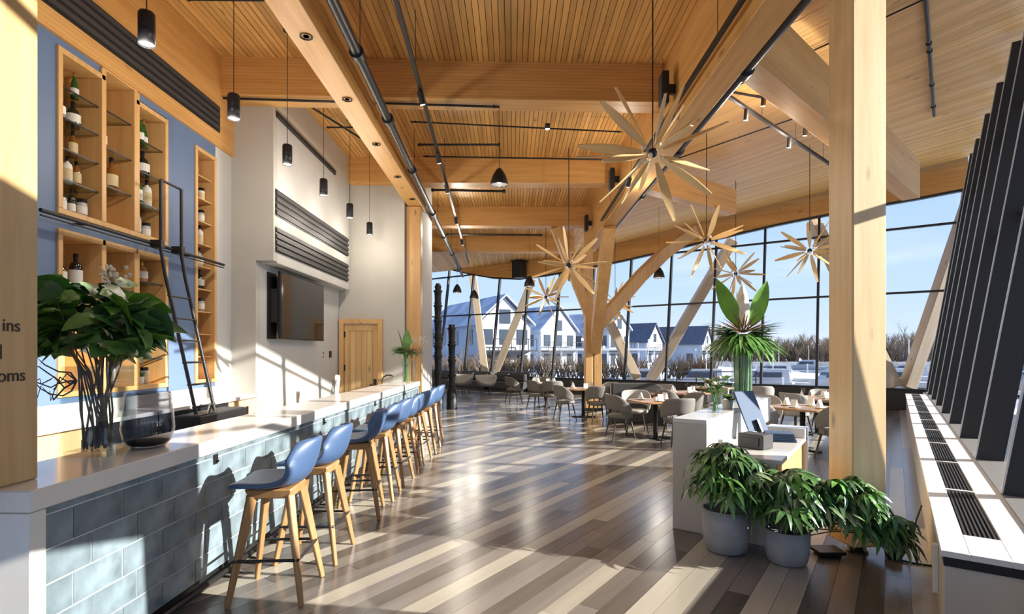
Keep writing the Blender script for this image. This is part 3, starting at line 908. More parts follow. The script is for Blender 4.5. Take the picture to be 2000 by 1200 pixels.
def orient(p, d, roll=0, s=1.0):
    d = Vector(d).normalized()
    y = Z.cross(d)
    if y.length < 1e-3: y = V(0, 1, 0)
    y.normalize(); z = d.cross(y)
    m = Matrix((d, y, z)).transposed()
    m = m @ Matrix.Rotation(roll, 3, 'X')
    m = m.to_4x4()
    return Matrix.Translation(p) @ m @ Matrix.Scale(s, 4)
BIG = [leaf_mesh('leaf', .24, .15, mt, .3, .25, 7, .8, .10) for mt in ('leaf', 'leaf', 'leaf_dark', 'leaf_bright')[:4]]
for i in range(5):
    put('leaf', BIG[0], pp, orient((0, 0, .08), (cos(i * 1.3), sin(i * 1.3), 1.3), 0, .35))

# square glass vase with leafy branches on the near end of the bar
vz = 1.0705
v1 = thing('branch_vase', 'tall square clear glass vase of leafy branches on the bar', 'vase', (-2.555, 3.33, vz), .05)
hw, hh, th = .135, .54, .012
MB().box(-hw, hw, -hw, -hw + th, 0, hh).box(-hw, hw, hw - th, hw, 0, hh).box(-hw, -hw + th, -hw + th, hw - th, 0, hh).box(hw - th, hw, -hw + th, hw - th, 0, hh).box(-hw + th, hw - th, -hw + th, hw - th, 0, .03).build('glass_body', 'clear_glass', v1)
rr = random.Random(3)
tips = []
for i in range(24):
    a = rr.uniform(0, 2 * pi); e0 = V(rr.uniform(-.07, .07), rr.uniform(-.07, .07), .035)
    e1 = V(cos(a) * rr.uniform(.04, .11), sin(a) * rr.uniform(.04, .11), .50)
    sp = rr.uniform(.14, .36)
    e2 = V(cos(a) * sp, sin(a) * sp * .8, rr.uniform(.70, 1.06))
    mid1 = e0.lerp(e1, .5) + V(rr.uniform(-.02, .02), rr.uniform(-.02, .02), 0)
    MB().tube([e0, mid1, e1, e1.lerp(e2, .5) + V(0, 0, .03), e2], [.006, .006, .005, .004, .002], 5).build('stem', 'twig', v1)
    tips += [(e1.lerp(e2, t), a) for t in (.45, .65, .85, 1.0)]
for p, a in tips:
    for k in range(3):
        aa = a + rr.uniform(-1.3, 1.3)
        d = V(cos(aa), sin(aa), rr.uniform(-1.0, .9))
        q = p + V(rr.uniform(-.07, .07), rr.uniform(-.07, .07), rr.uniform(-.05, .06))
        if q.z + d.z * .2 < .58: continue
        put('leaf', rr.choice(BIG), v1, orient(q, d, rr.uniform(-1.1, 1.1), rr.uniform(.6, 1.1)))
flb = MB()
for i in range(26): flb.ball((rr.gauss(0, .035), rr.gauss(0, .035), rr.gauss(0, .04)), rr.uniform(.007, .014), 6, 4)
for p in ((.09, -.05, 1.10), (.13, -.08, 1.05)):
    flb.build('blossom', 'petal', v1, loc=p)
wig = MB()
for i in range(7):
    pts = []; x, y, z = -.10, -.05, .45
    for k in range(8):
        pts.append((x, y, z)); x -= rr.uniform(-.01, .075); z += rr.uniform(-.085, .07); y -= rr.uniform(-.02, .04)
    wig = MB().tube(pts, [.006 - .0006 * k for k in range(8)], 5)
    wig.build('twig', 'twig', v1)
# smoked glass bowl
v2 = thing('glass_bowl', 'smoked grey round glass vase beside the branch vase on the bar', 'vase', (-2.41, 3.56, vz))
o = MB().lathe([(.0001, .004), (.09, .004), (.135, .05), (.148, .12), (.14, .22), (.125, .36)], n=28, cap1=False).build('body', 'smoked_glass', v2)
solid(o, .006, 0, 1)
MB().lathe([(.0001, .012), (.085, .012), (.118, .03), (.122, .04), (.0001, .043)], n=20).build('gravel', 'soil', v2)

# television and what hangs on that wall
tv = thing('television', 'large black flat television on a bracket on the grey wall', 'television', (-3.645, 9.0, 1.89))
MB().box(0, .02, -1.0, -.72, .0, 1.0).build('bracket', 'black_metal', tv)
MB().box(.02, .13, -.95, -.55, .25, .75).build('arm', 'black_metal', tv)
MB().box(.13, .175, -.93, .92, 0, 1.02).build('casing', 'black_metal', tv, .006)
MB().box(.1755, .178, -.91, .90, .02, 1.0).build('screen', 'screen', tv)
pt = thing('wall_plate', 'small dark square wall plate under the television beside the door', 'wall plate', (-3.649, 10.72, 1.58))
MB().box(0, .012, 0, .13, 0, .13).build('plate', 'black_metal', pt, .003)
MB().box(.012, .016, .04, .09, .03, .10).build('button', 'grille_dark', pt)
pt = thing('wall_plate', 'small pale double switch plate left of the dark wall plate', 'wall plate', (-3.649, 10.32, 1.56))
MB().box(0, .010, 0, .07, 0, .16).build('plate', 'white_paint', pt, .003)
MB().box(.010, .016, .02, .05, .02, .065).box(.010, .016, .02, .05, .09, .14).build('switch', 'grille_dark', pt)
sc_ = thing('board_holder', 'pale carved wooden board leaning in a wire stand at the bar back', 'board', (-2.95, 9.0, 0.0))
MB().box(-.3, .25, -.3, .5, 0, .88).build('stand', 'cabinet_wood', sc_, .01)
MB().prism([(0, -.10, .88), (0, .02, .88), (0, .05, 1.05), (0, .12, 1.25), (0, .09, 1.30), (0, .03, 1.28), (0, -.01, 1.31), (0, -.05, 1.27), (0, -.03, 1.10)], (.035, 0, 0)).build('board', 'label_white', sc_)
for k in range(3):
    MB().tube([(.02, -.28 + k * .07, .88), (.02, -.30 + k * .07, 1.0), (.02, -.24 + k * .07, 1.15), (.02, -.17 + k * .06, 1.22)], .006, 6).build('wire', 'black_metal', sc_)

tag(MB().tube([(-2.55, 10.55, .95), (-2.55, 10.55, 1.12), (-2.53, 10.55, 1.19), (-2.46, 10.55, 1.235), (-2.38, 10.55, 1.235), (-2.33, 10.55, 1.21)], [.012, .012, .014, .016, .016, .01], 8).lathe([(.03, .88), (.03, .95), (.0001, .95)], (-2.55, 10.55, 0), 12).build('bar_tap', 'black_metal'), 'black curved tap rising behind the far end of the bar', 'tap')
# flowers in two glass cylinders at the far end of the bar
def cyl_vase(name, label, cat, loc, r, h, mat='clear_glass'):
    t = thing(name, label, cat, loc)
    o = MB().lathe([(r, 0), (r, h)], n=18, cap1=False).build('glass_body', mat, t)
    o.data.polygons.foreach_set('use_smooth', [True] * len(o.data.polygons))
    return t
FR = palm_mesh('frond', .42, .045, 'leaf_dark', 9, 1.5, .35)
FR2 = palm_mesh('frond', .36, .05, 'leaf', 8, 1.2, .25)
DRY = palm_mesh('frond', .34, .012, 'leaf_dry', 8, 1.0, .1)
BAN = leaf_mesh('broad_leaf', .62, .19, 'leaf_bright', .08, .25, 8, .85)
BAND = leaf_mesh('broad_leaf', .5, .17, 'leaf', .08, .25, 8, .85)
v3 = cyl_vase('palm_vase', 'clear cylinder vase of palm fronds at the far end of the bar', 'vase', (-2.13, 10.80, 1.0705), .07, .5)
for i in range(7):
    a = i * 2.4
    MB().tube([(cos(a) * .04, sin(a) * .04, .02), (cos(a + .5) * .03, sin(a + .5) * .03, .5), (cos(a) * .06, sin(a) * .06, .62)], .011, 5).build('stem', 'leaf', v3)
for i in range(9):
    a = i * 2.4
    put('frond', (FR, FR2, DRY)[i % 3], v3, orient((cos(a) * .04, sin(a) * .04, .58 + .02 * (i % 4)), (cos(a), sin(a), .35 + .2 * (i % 3)), 0, .95))
for i, dx in enumerate((-.15, .02)):
    put('broad_leaf', BAND, v3, orient((dx * .4, 0, .6), (dx, .05, .9), .4, 1.0))
v4 = cyl_vase('blossom_vase', 'slim clear vase of blossom twigs beside the palm vase on the bar', 'vase', (-2.02, 11.0, 1.0705), .05, .45)
for i in range(6):
    a = i * 1.1
    MB().tube([(cos(a) * .03, sin(a) * .03, .02), (cos(a) * .04, sin(a) * .04, .45), (cos(a) * .18 + .08, sin(a) * .16, .85)], [.008, .006, .003], 5).build('twig', 'twig', v4)
    flb.build('blossom', 'petal', v4, loc=(cos(a) * .14 + .06, sin(a) * .12, .78 + .02 * i))

# ================================================================== HOST STAND (on the turned grid)
def hp(u, w, z=0): return V(1.545, 5.17, 0) + U2 * u + U1 * w + Z * z
hs = thing('host_stand', 'white host desk with raised ledge and wood lined low worktop behind the pots', 'desk', hp(0, 0), ANG)
# local axes: +X is across (U2), +Y runs back (U1)
MB().box(0, .32, 0, 3.1, 1.02, 1.06).build('ledge', 'white_stone', hs, .004)
MB().box(.0, .32, 0, .04, 0, 1.02).build('end_panel', 'cream_panel', hs, .003)
MB().box(.0, .04, .04, 3.1, 0, 1.02).build('side_panel', 'white_paint', hs)
MB().box(.28, .32, .04, 3.1, .74, 1.02).build('inner_panel', 'white_paint', hs)
MB().box(.32, .90, 0, .03, 0, .72).build('front_panel', 'white_paint', hs)
MB().box(.32, .95, 0, 1.70, .72, .76).build('worktop', 'white_stone', hs, .004)
MB().box(.88, .91, .03, 1.68, 0, .72).build('inner_panel', 'niche_wood', hs)
MB().box(.87, .95, 1.62, 1.70, 0, .72).build('leg', 'white_paint', hs)
MB().box(.56, .95, 1.45, 1.72, .76, .86).build('upstand', 'white_stone', hs, .004)
# terminal, phone, folded cloths
def hl(u, w, z): return hp(u, w, z)
tm = thing('order_terminal', 'blue grey touch terminal leaning back on the host desk', 'monitor', hl(.55, .95, .761), ANG - .5)
MB().prism([(-.10, 0, .10), (-.075, 0, .085), (-.275, 0, .50), (-.30, 0, .50)], (0, .30, 0)).build('casing', 'navy_cloth', tm, .004)
MB().box(-.12, .06, .05, .25, 0, .025).build('base', 'black_metal', tm, .004)
MB().bar((-.03, .15, .02), (-.12, .15, .2), .06, .03, up=(0, 1, 0)).build('stand', 'black_metal', tm)
ph = thing('desk_printer', 'dark receipt printer box in front of the terminal', 'printer', hl(.62, .55, .761), ANG - .3)
MB().box(-.12, .14, -.1, .1, 0, .14).build('body', 'grille_dark', ph, .01)
MB().box(-.08, .10, -.11, -.1, .03, .11).build('paper_door', 'black_metal', ph)
cl_ = MB()
for k in range(5): cl_.box(-.16 + .004 * k, .16 - .006 * k, -.11, .11, .001 + k * .018, .017 + k * .018)
o = cl_.build('folded_cloths', 'navy_cloth', None, .006); o.location = hl(.74, 1.15, .761); o.rotation_euler = (0, 0, ANG + .3)
tag(o, 'stack of folded navy cloths behind the printer on the host desk', 'cloths')
# small flower vase at the front of the ledge
v5 = cyl_vase('flower_vase', 'clear glass vase of mixed flowers on the front of the white ledge', 'vase', hp(.20, .75, 1.061), .075, .19)
rr = random.Random(11)
SM = [leaf_mesh('leaf', .10, .05, m_, .3, .2, 5) for m_ in ('leaf', 'leaf_dark')]
for i in range(12):
    a = rr.uniform(0, 6.3)
    p = V(cos(a) * rr.uniform(.02, .13), sin(a) * rr.uniform(.02, .13), rr.uniform(.26, .42))
    MB().tube([(cos(a + 2) * .03, sin(a + 2) * .03, .01), (p.x * .3, p.y * .3, .19), p], .004, 5).build('stem', 'leaf', v5)
    if i % 2 == 0:
        MB().ball((0, 0, 0), .024, 8, 5, .8).build('flower', 'petal', v5, loc=p)
    for k in range(4): put('leaf', rr.choice(SM), v5, orient(p + V(0, 0, rr.uniform(-.1, .03)), (cos(a + k * 1.6), sin(a + k * 1.6), rr.uniform(-.1, .9)), 0, rr.uniform(.8, 1.5)))
DRY2 = palm_mesh('dry_frond', .22, .02, 'twig', 6, .8, .1)
put('dry_frond', DRY2, v5, orient((-.05, 0, .3), (-.9, .1, .7), 0))
sq = thing('herb_pot', 'low green herb pot beside the small flower vase on the ledge', 'plant', hp(.2, 1.25, 1.061))
MB().lathe([(.05, 0), (.065, .10), (.057, .10), (.05, .09), (.0001, .09)], n=14).build('pot', 'label_white', sq)
for i in range(16): put('leaf', SM[0], sq, orient((0, 0, .10), (cos(i * 2.4), sin(i * 2.4), .2 + (i % 5) * .3), 0, 1.1))
# the big arrangement at the far end of the ledge
v6 = cyl_vase('tall_vase', 'big glass cylinder of banana leaves and palm fronds on the ledge end', 'vase', hp(.15, 2.20, 1.061), .125, .62)
for i in range(16):
    a = i * 2.4; r_ = .035 + .06 * (i % 3) / 2
    MB().tube([(cos(a) * r_, sin(a) * r_, .02), (cos(a + .3) * r_, sin(a + .3) * r_, .60), (cos(a) * r_ * 1.4, sin(a) * r_ * 1.4, .80)], .016, 6).build('stem', 'leaf', v6)
put('broad_leaf', BAN, v6, orient((-.06, -.04, .95), (-.42, .0, .9), 1.2, 1.10))
put('broad_leaf', BAN, v6, orient((.11, .0, .95), (.34, .02, .9), 1.3, 1.05))
bud = MB().lathe([(.0001, 0), (.05, .03), (.085, .14), (.085, .28), (.06, .42), (.025, .52), (.0001, .55)], n=14)
bud.build('flower_bud', 'petal', v6, loc=(0, 0, .95))
bl = leaf_mesh('bud_scale', .13, .045, 'petal', -.15, .3, 5)
for i in range(18):
    a = i * 2.4; zz = .98 + .02 * i
    put('bud_scale', bl, v6, orient((cos(a) * .075, sin(a) * .075, zz), (cos(a) * .12, sin(a) * .12, 1), 0, 1 - i * .02))
PALM = palm_mesh('palm_frond', .55, .05, 'leaf', 11, 1.5, .5)
PALMD = palm_mesh('palm_frond', .50, .045, 'leaf_dark', 11, 1.3, .35)
for i in range(22):
    a = i * 2.4
    if i % 4 == 3:
        put('dry_frond', DRY, v6, orient((cos(a) * .08, sin(a) * .08, .88), (cos(a), sin(a), .75), 0, 1.35))
    else:
        put('palm_frond', (PALM, PALMD)[i % 2], v6, orient((cos(a) * .06, sin(a) * .06, .80 + .03 * (i % 3)), (cos(a), sin(a), (.05, .75, -.3, .4)[i % 4]), 0, (1.0, .9, .85, 1)[i % 4]))
# ------------------------------------------------------------------ the two concrete pots
PL = [palm_mesh('compound_leaf', .155, .040, m_, 7, 2.2, .75) for m_ in ('leaf', 'leaf_dark', 'leaf', 'leaf_pale_highlight', 'leaf_dark')]
def pot_plant(label, loc, r, h, fr, fh, n, seed, ext=()):
    t = thing('potted_plant', label, 'plant', loc)
    MB().lathe([(.0001, 0), (r * .72, 0), (r * .86, .02), (r * .97, h * .35), (r, h), (r - .02, h), (r - .025, h - .05), (.0001, h - .05)], n=32).build('pot', 'concrete', t)
    rr = random.Random(seed)
    cells = []
    for i in range(n):
        u = rr.random(); a = rr.uniform(0, 2 * pi)
        el = rr.uniform(-.25, 1.45)
        rad = rr.uniform(.55, 1.0)
        p = V(cos(a) * cos(el) * fr * rad, sin(a) * cos(el) * fr * rad, h + .06 + fh * (.32 + .62 * sin(el) * rad))
        cells.append((p, V(cos(a), sin(a), rr.uniform(-.5, .5))))
    for (c, rx, ry, rz_, m_) in ext:
        for i in range(m_):
            a = rr.uniform(0, 6.28)
            p = Vector(c) + V(rr.gauss(0, rx), rr.gauss(0, ry), rr.gauss(0, rz_))
            cells.append((p, V(cos(a), sin(a), rr.uniform(-.7, .2))))
    for i, (p, d) in enumerate(cells):
        put('compound_leaf', rr.choice(PL), t, orient(p, d, rr.uniform(-.4, .4), rr.uniform(.7, 1.15)))
        if i % 5 == 0:
            MB().tube([(rr.uniform(-.06, .06), rr.uniform(-.06, .06), h - .06), (p.x * .4, p.y * .4, h + (p.z - h) * .55 if p.z > h else h + .1), p], .005, 5).build('stem', 'twig', t)
    return t
pot_plant('larger round concrete pot of dark green foliage by the white host desk end', (1.83, 4.60, 0), .195, .36, .30, .56, 120, 5)
pot_plant('smaller round concrete pot with foliage trailing towards the big column', (2.22, 4.34, 0), .17, .27, .30, .46, 110, 9,
          ext=((V(.30, -.14, .56), .12, .045, .09, 60), (V(.52, -.20, .50), .09, .03, .08, 36), (V(.70, -.21, .36), .06, .03, .06, 16), (V(.82, -.20, .26), .03, .02, .03, 4)))
# cable, power box at the column foot
cb_ = MB().tube([px(1743, 1089, 4.4), px(1770, 1080, 4.45), px(1785, 1040, 4.5), px(1790, 1015, 4.55), px(1800, 988, 4.62)], .007, 6)
cb_.tube([(3.08, 4.40, .012), (3.2, 4.30, .008), (3.36, 4.22, .008), (3.3, 4.12, .008)], .008, 6)
tag(cb_.build('power_cable', 'rubber'), 'black power cable looping from the column foot to the heater casing', 'cable')
tag(MB().box(3.09, 3.17, 4.36, 4.46, 0, .09).build('power_box', 'black_metal', None, .004), 'small black power box at the foot of the big column', 'box')
o = MB().box(-.11, .11, -.09, .09, .02, .05).box(-.08, .08, -.07, .07, 0, .02).build('pot_trolley', 'black_metal', None, .004); o.location = (2.64, 4.50, 0)
tag(o, 'low black plant trolley on the floor behind the smaller pot', 'trolley')

# ================================================================== PERIMETER HEATER
HO = V(2.48, 3.11, 0)
ht = thing('perimeter_heater', 'long low white heater bench with dark grilles along the right windows', 'heater', HO, ANG)
HLn = 14.2
MB().box(.02, .44, .03, HLn, 0, .46).build('casing', 'cream_panel', ht)
MB().box(.015, .46, .015, HLn, .46, .515).build('black_band', 'black_metal', ht)  # plain black strip below the top boards
MB().box(0, .13, 0, HLn, .515, .55).box(.31, .49, 0, HLn, .515, .55).box(.13, .31, 0, .42, .515, .55).build('top_board', 'white_paint', ht, .003)
y = .42; k = 0
while y < HLn - .3:
    L_ = min(1.42, HLn - y)
    MB().box(.13, .31, y + L_ - .04, y + L_, .515, .549).build('bridge', 'white_paint', ht)
    g = MB().box(.13, .31, y, y + L_ - .04, .515, .522).build('grille_tray', 'black_metal', ht)
    if y < 8:
        for q in range(7):
            MB().box(.142 + q * .0235, .152 + q * .0235, y, y + L_ - .04, .522, .547).build('grille_bar', 'grille_dark', g)
    else:
        b = MB()
        for q in range(7): b.box(.142 + q * .0235, .152 + q * .0235, y, y + L_ - .04, .522, .547)
        b.build('grille_bars', 'grille_dark', g, kind='stuff')
    y += L_; k += 1
MB().box(-.012, 0.02, .55, .61, .10, .42).build('cable_cover', 'white_paint', ht, .004)

# ================================================================== FORKED COLUMN
tc = thing('forked_column', 'tall forked fir column with slanting braces in the middle of the dining room', 'column', (2.34, 15.6, 0))
MB().box(-.23, -.015, -.2, .2, 0, 4.72).build('post', 'fir_z', tc, .01)
MB().box(.015, .23, -.2, .2, 0, 2.4).build('post', 'fir_z', tc, .01)
MB().bar((.05, -.1, 1.75), (-.02, -2.75, 4.72), .30, .36).build('brace', 'fir_z', tc, .01)
MB().bar((.05, .1, 1.75), (0, 2.4, 4.72), .30, .36).build('brace', 'fir_z', tc, .01)
MB().bar((-.1, 0, 2.75), (-1.12, -.4, 5.2), .26, .30, up=(0, 1, 0)).build('brace', 'fir_z', tc, .01)
arc = [V(.05, 0, 2.35), V(.6, .15, 2.95), V(1.5, .45, 3.95), V(2.3, .8, 4.7), V(3.4, 1.4, 5.5)]
b = MB()
for p, q in zip(arc, arc[1:]): b.bar(p, q + (q - p).normalized() * .03, .30, .34)
b.build('brace', 'fir_z', tc)
MB().box(-.26, .26, -.23, .23, 0, .08).build('base_plate', 'black_metal', tc)

# ================================================================== STRUTS OUTSIDE THE GLASS
def strut(t0, t1, z1, label, w=.34):
    p, q = endp(t0, .62, .55), endp(t1, z1, .42)
    d_ = (q - p).normalized()
    b = MB().bar((0, 0, 0), (0, 0, (q - p).length), w, w, up=(0, 1, 0))
    o = b.build('timber_strut', 'fir_out', None, .01)
    o.matrix_basis = Matrix.Translation(p) @ Z.rotation_difference(d_).to_matrix().to_4x4()
    return tag(o, label, 'strut')
strut(8.9, 11.6, 5.3, 'weathered strut outside the glass just right of the forked column, leaning left')
strut(8.35, 5.5, 5.75, 'weathered strut outside the glass behind the dining tables, leaning right')
strut(16.45, 17.7, 5.5, 'slim pale strut outside the far left glass, leaning left')
strut(15.9, 14.1, 5.0, 'pale strut outside the far left glass, leaning right')
strut(.72, 2.95, 6.1, 'weathered strut outside the glass behind the big near column, leaning left')
strut(.40, -1.1, 6.1, 'weathered strut outside the glass at the far right corner')
for t in (8.62, 16.17, .56):
    o = MB().box(-.35, .35, -.3, .3, 0, 2.1).build('concrete_pier', 'concrete'); o.location = endp(t, 0, .55) - Z * 1.5; o.rotation_euler = (0, 0, ANG)
    tag(o, {8.62: 'low concrete pier under the struts behind the dining tables', 16.17: 'low concrete pier under the far left struts', .56: 'low concrete pier under the struts at the right corner'}[t], 'pier')

# ================================================================== CARVED POSTS
def turned(x, y, h, label, seed):
    rr = random.Random(seed)
    prof = [(.16, 0), (.16, .55), (.13, .58), (.13, .62)]
    z = .62
    while z < h - .25:
        L_ = rr.uniform(.25, .5)
        prof += [(.09, z + .03), (.12, z + .06), (.095, z + .10), (.105, z + L_ - .06), (.13, z + L_ - .03), (.13, z + L_)]
        z += L_
    prof += [(.08, z + .03), (.10, z + .1), (.06, h), (.0001, h)]
    o = MB().lathe(prof, n=16).build('carved_post', 'dark_frame'); o.location = (x, y, 0)
    tag(o, label, 'post')
turned(-2.12, 15.4, 3.65, 'taller black turned wooden post beyond the far end of the bar', 2)
turned(-1.78, 15.9, 2.2, 'shorter black turned wooden post beside the last blue stool', 5)

# ================================================================== DINING ROOM
def make_chair(mat):
    t = thing('dining_chair', '', 'chair')
    # seat pad: front looks to +Y
    b = MB()
    prof = [(.0001, .40), (.20, .40), (.235, .42), (.24, .45), (.225, .478), (.15, .485), (.0001, .485)]
    b.lathe(prof, n=20)
    b.v = [(x * 1.0, y * .98 + (.02 if y > 0 else 0), z) for x, y, z in b.v]
    b.build('seat', mat, t)
    rows = []
    N_ = 16
    for side in (0, 1, 2, 3, 4):
        r = []
        for i in range(N_ + 1):
            a = radians(-90 - 118 + 236 * i / N_)
            f = abs(i / N_ - .5) * 2            # 0 at the middle of the back, 1 at the arm tips
            top = .88 - .02 * f - .24 * max(0, (f - .45) / .55) ** 1.3
            low = .575 - .10 * max(0, (f - .3) / .7)
            k = side / 4
            z = low + (top - low) * k
            rad = .255 + .05 * k * (1 - .5 * f)
            r.append(V(rad * 1.06 * cos(a), rad * sin(a) + .01, z))
        rows.append(r)
    o = MB().grid(rows).build('back_shell', mat, t)
    solid(o, .035, 1)
    for sx in (-1, 1):
        MB().bar((sx * .245, -.03, .43), (sx * .262, -.02, .52), .03, .09, up=(0, 1, 0)).build('arm_support', mat, t)
        for sy in (-1, 1):
            MB().tube([(sx * .15, sy * .15, .42), (sx * .22, sy * .225 , 0)], [.02, .011], 8).build('leg', 'chair_leg', t)
    return t
CHA = [  # x, y, heading (deg, 0 looks away from the camera), shade, label
 (2.12, 10.55, -80, 0, 'grey tub dining chair in the foreground seen from its left side'),
 (3.0, 9.75, 8, 0, 'grey tub dining chair with its back to the camera beside the white ledge'),
 (2.62, 11.35, 175, 1, 'grey tub chair in sunlit tone facing the camera across the nearest table'),
 (3.55, 10.75, 100, 0, 'grey tub chair at the right side of the nearest centre table'),
 (1.32, 13.45, -75, 0, 'grey tub chair in profile left of the forked column'),
 (2.08, 13.05, 10, 0, 'grey tub chair with its back to the camera in front of the forked column'),
 (2.55, 14.35, 120, 1, 'pale tub chair right behind the table at the forked column'),
 (.72, 15.6, -60, 0, 'dark grey tub chair left of the table by the far windows'),
 (1.15, 15.35, 0, 0, 'dark grey tub chair with back to the camera at the far table'),
 (.95, 17.4, 180, 0, 'grey tub chair on the far side of the far table'),
 (.05, 17.8, -70, 0, 'grey tub chair at the left edge of the dining group'),
 (3.78, 13.45, 170, 1, 'pale tub chair behind the dark booth back'),
 (4.65, 12.3, 95, 1, 'pale tub chair right of the middle table behind the small flower vase'),
 (3.45, 12.0, -60, 0, 'grey tub chair left of the middle table'),
 (4.35, 9.35, -80, 1, 'pale tub chair behind the terminal, left of the right table'),
 (4.75, 10.1, 175, 1, 'pale tub chair facing the camera behind the right table'),
 (5.05, 8.35, 5, 0, 'grey chair with its back to the camera at the right table beside the big column'),
 (6.05, 13.1, -20, 1, 'pale grey tub chair by the window right of the tall vase'),
 (5.75, 10.9, -70, 1, 'pale tub chair left of the window table'),
 (6.75, 11.6, 160, 1, 'pale tub chair beyond the window table'),
]
c_g, c_p = make_chair('chair_fabric'), make_chair('chair_fabric_pale_sunlit')
used = [False, False]
for (x, y, a, sh, lab) in CHA:
    src = (c_g, c_p)[sh]
    if not used[sh]:
        index_children(src); used[sh] = True; o = src
        o.location = (x, y, 0); o.rotation_euler = (0, 0, radians(a)); o['label'] = lab; o['group'] = 'tub chairs of the dining room'
    else: o = dup(src, (x, y, 0), radians(a), lab)
def table(x, y, a, w, label, setting=2, flower=False):
    t = thing('dining_table', label, 'table', (x, y, 0), radians(a), 'dining tables')
    b = MB()
    pl = []
    for k in range(24):
        q = 2 * pi * k / 24
        c_, s_ = cos(q), sin(q)
        e_ = .35
        pl.append(V(w / 2 * math.copysign(abs(c_) ** e_, c_), w / 2 * math.copysign(abs(s_) ** e_, s_), .715))
    b.prism(pl, (0, 0, .035)); b.build('tabletop', 'table_wood', t, .004)
    MB().lathe([(.045, .02), (.045, .70), (.16, .715)], n=14).build('pedestal', 'black_metal', t)
    MB().box(-.3, .3, -.05, .05, 0, .025).box(-.05, .05, -.3, -.05, 0, .025).box(-.05, .05, .05, .3, 0, .025).build('foot', 'black_metal', t)
    return t
gl_p = thing('wine_glass', '', 'glass')
MB().lathe([(.034, 0), (.034, .003), (.004, .008), (.004, .09), (.03, .115), (.038, .15), (.032, .20)], n=12, cap1=False).build('bowl', 'drinking_glass', gl_p)
index_children(gl_p); gfirst = [True]
def settings(x, y, n, where):
    for k in range(n):
        a = 2 * pi * k / n + .6
        c_, s_ = cos(a), sin(a)
        order = sorted(range(n), key=lambda q: (x + .28 * cos(2 * pi * q / n + .6)) / (y + .28 * sin(2 * pi * q / n + .6)))
        sd = {2: ('left', 'right'), 3: ('leftmost', 'middle', 'rightmost'), 4: ('leftmost', 'second from left', 'third from left', 'rightmost')}[n][order.index(k)]
        pl = MB().lathe([(.0001, .0), (.07, .0), (.11, .014), (.105, .016), (.068, .004), (.0001, .004)], n=20).build('plate', 'label_white', None, loc=(x + c_ * .28, y + s_ * .28, .751))
        tag(pl, f'white dinner plate laid on the {where}, {sd} one', 'plate', f'plates on the {where}')
        g = gl_p if gfirst[0] else dup(gl_p)
        gfirst[0] = False
        g.location = (x + cos(a + .5) * .30, y + sin(a + .5) * .30, .751)
        g['label'] = f'clear wine glass on the {where} by the {sd} plate'; g['group'] = f'glasses on the {where}'
        mn = MB().prism([(-.05, -.06, 0), (.05, -.06, 0), (.004, 0, .12), (-.004, 0, .12)], (0, .12, 0)) if False else MB().hexa([(-.05, -.05, 0), (.05, -.05, 0), (.05, .05, 0), (-.05, .05, 0), (-.004, -.05, .13), (.004, -.05, .13), (.004, .05, .13), (-.004, .05, .13)])
        o = mn.build('folded_napkin', 'paper', None, loc=(x + c_ * .28, y + s_ * .28, .757))
        o.rotation_euler = (0, 0, a)
        tag(o, f'white folded napkin standing on the {sd} plate of the {where}', 'napkin', f'napkins on the {where}')
TBL = [
 (2.80, 10.50, 12, .92, 'square wooden dining table nearest the bar between the four tub chairs', 'nearest centre table', 3),
 (1.85, 13.95, 0, .85, 'wooden dining table in front of the forked column', 'column table', 3),
 (1.05, 16.4, 10, .9, 'dining table left of the forked column by the far windows', 'far table', 3),
 (4.05, 12.6, 20, .9, 'wooden dining table behind the small flower vase', 'middle table', 3),
 (5.0, 9.25, 35, 1.0, 'wooden dining table left of the big near column', 'right table', 4),
 (6.3, 11.1, 35, .95, 'wooden dining table at the window behind the big near column', 'window table', 3),
 (5.35, 14.3, 30, .9, 'dining table by the glass behind the tall vase', 'glass wall table', 2),
]
for (x, y, a, w, lab, wh, n) in TBL:
    table(x, y, a, w, lab); settings(x, y, n, wh)
fp = thing('table_flowers', 'little dried flower pot in the middle of the nearest centre table', 'flowers', (2.8, 10.5, .751))
MB().lathe([(.03, 0), (.04, .07), (.033, .07), (.03, .06), (.0001, .06)], n=12).build('pot', 'label_white', fp)
for i in range(9): put('leaf', DRY2, fp, orient((0, 0, .05), (cos(i * 2.4), sin(i * 2.4), 1.2), 0, .7))
# dark booth back and the sofas under the far windows
bo = thing('booth_seat', 'charcoal upholstered booth with a rounded back between the dining tables', 'booth', (3.0, 12.75, 0), .0)
pl = [V(-.62, 0, 0), V(.62, 0, 0), V(.62, 0, .70)] + [V(.62 - .3 + .3 * cos(q), 0, .70 + .25 * sin(q)) for q in (.4, .8, 1.2, pi / 2)] + [V(-.62, 0, .95)]
MB().prism(pl, (0, .14, 0)).build('back', 'sofa_grey', bo, .02)
MB().box(-.6, .6, .14, .62, 0.12, .45).build('seat_cushion', 'sofa_grey', bo, .03)
MB().box(-.58, .58, .18, .58, 0, .12).build('plinth', 'black_metal', bo)
def sofa(t0, w, label):
    p = endp(t0, 0, -.95)
    t = thing('sofa', label, 'sofa', (p.x, p.y, 0), ANG, 'dark sofas under the far windows')
    MB().box(-w / 2, w / 2, 0, .78, .10, .42).build('seat', 'sofa_grey', t, .04)
    MB().box(-w / 2, w / 2, .58, .80, .42, .80).build('backrest', 'sofa_grey', t, .05)
    for k in range(2): MB().box(-w / 2 + k * w / 2 + .03, -w / 2 + (k + 1) * w / 2 - .03, .38, .60, .42, .74).build('cushion', 'sofa_grey', t, .05)
    MB().box(-w / 2 + .05, w / 2 - .05, .05, .7, 0, .10).build('plinth', 'black_metal', t)
sofa(18.2, 1.7, 'dark sofa under the windows at the far left')
sofa(16.2, 1.7, 'dark sofa under the pale slanting struts at the far windows')
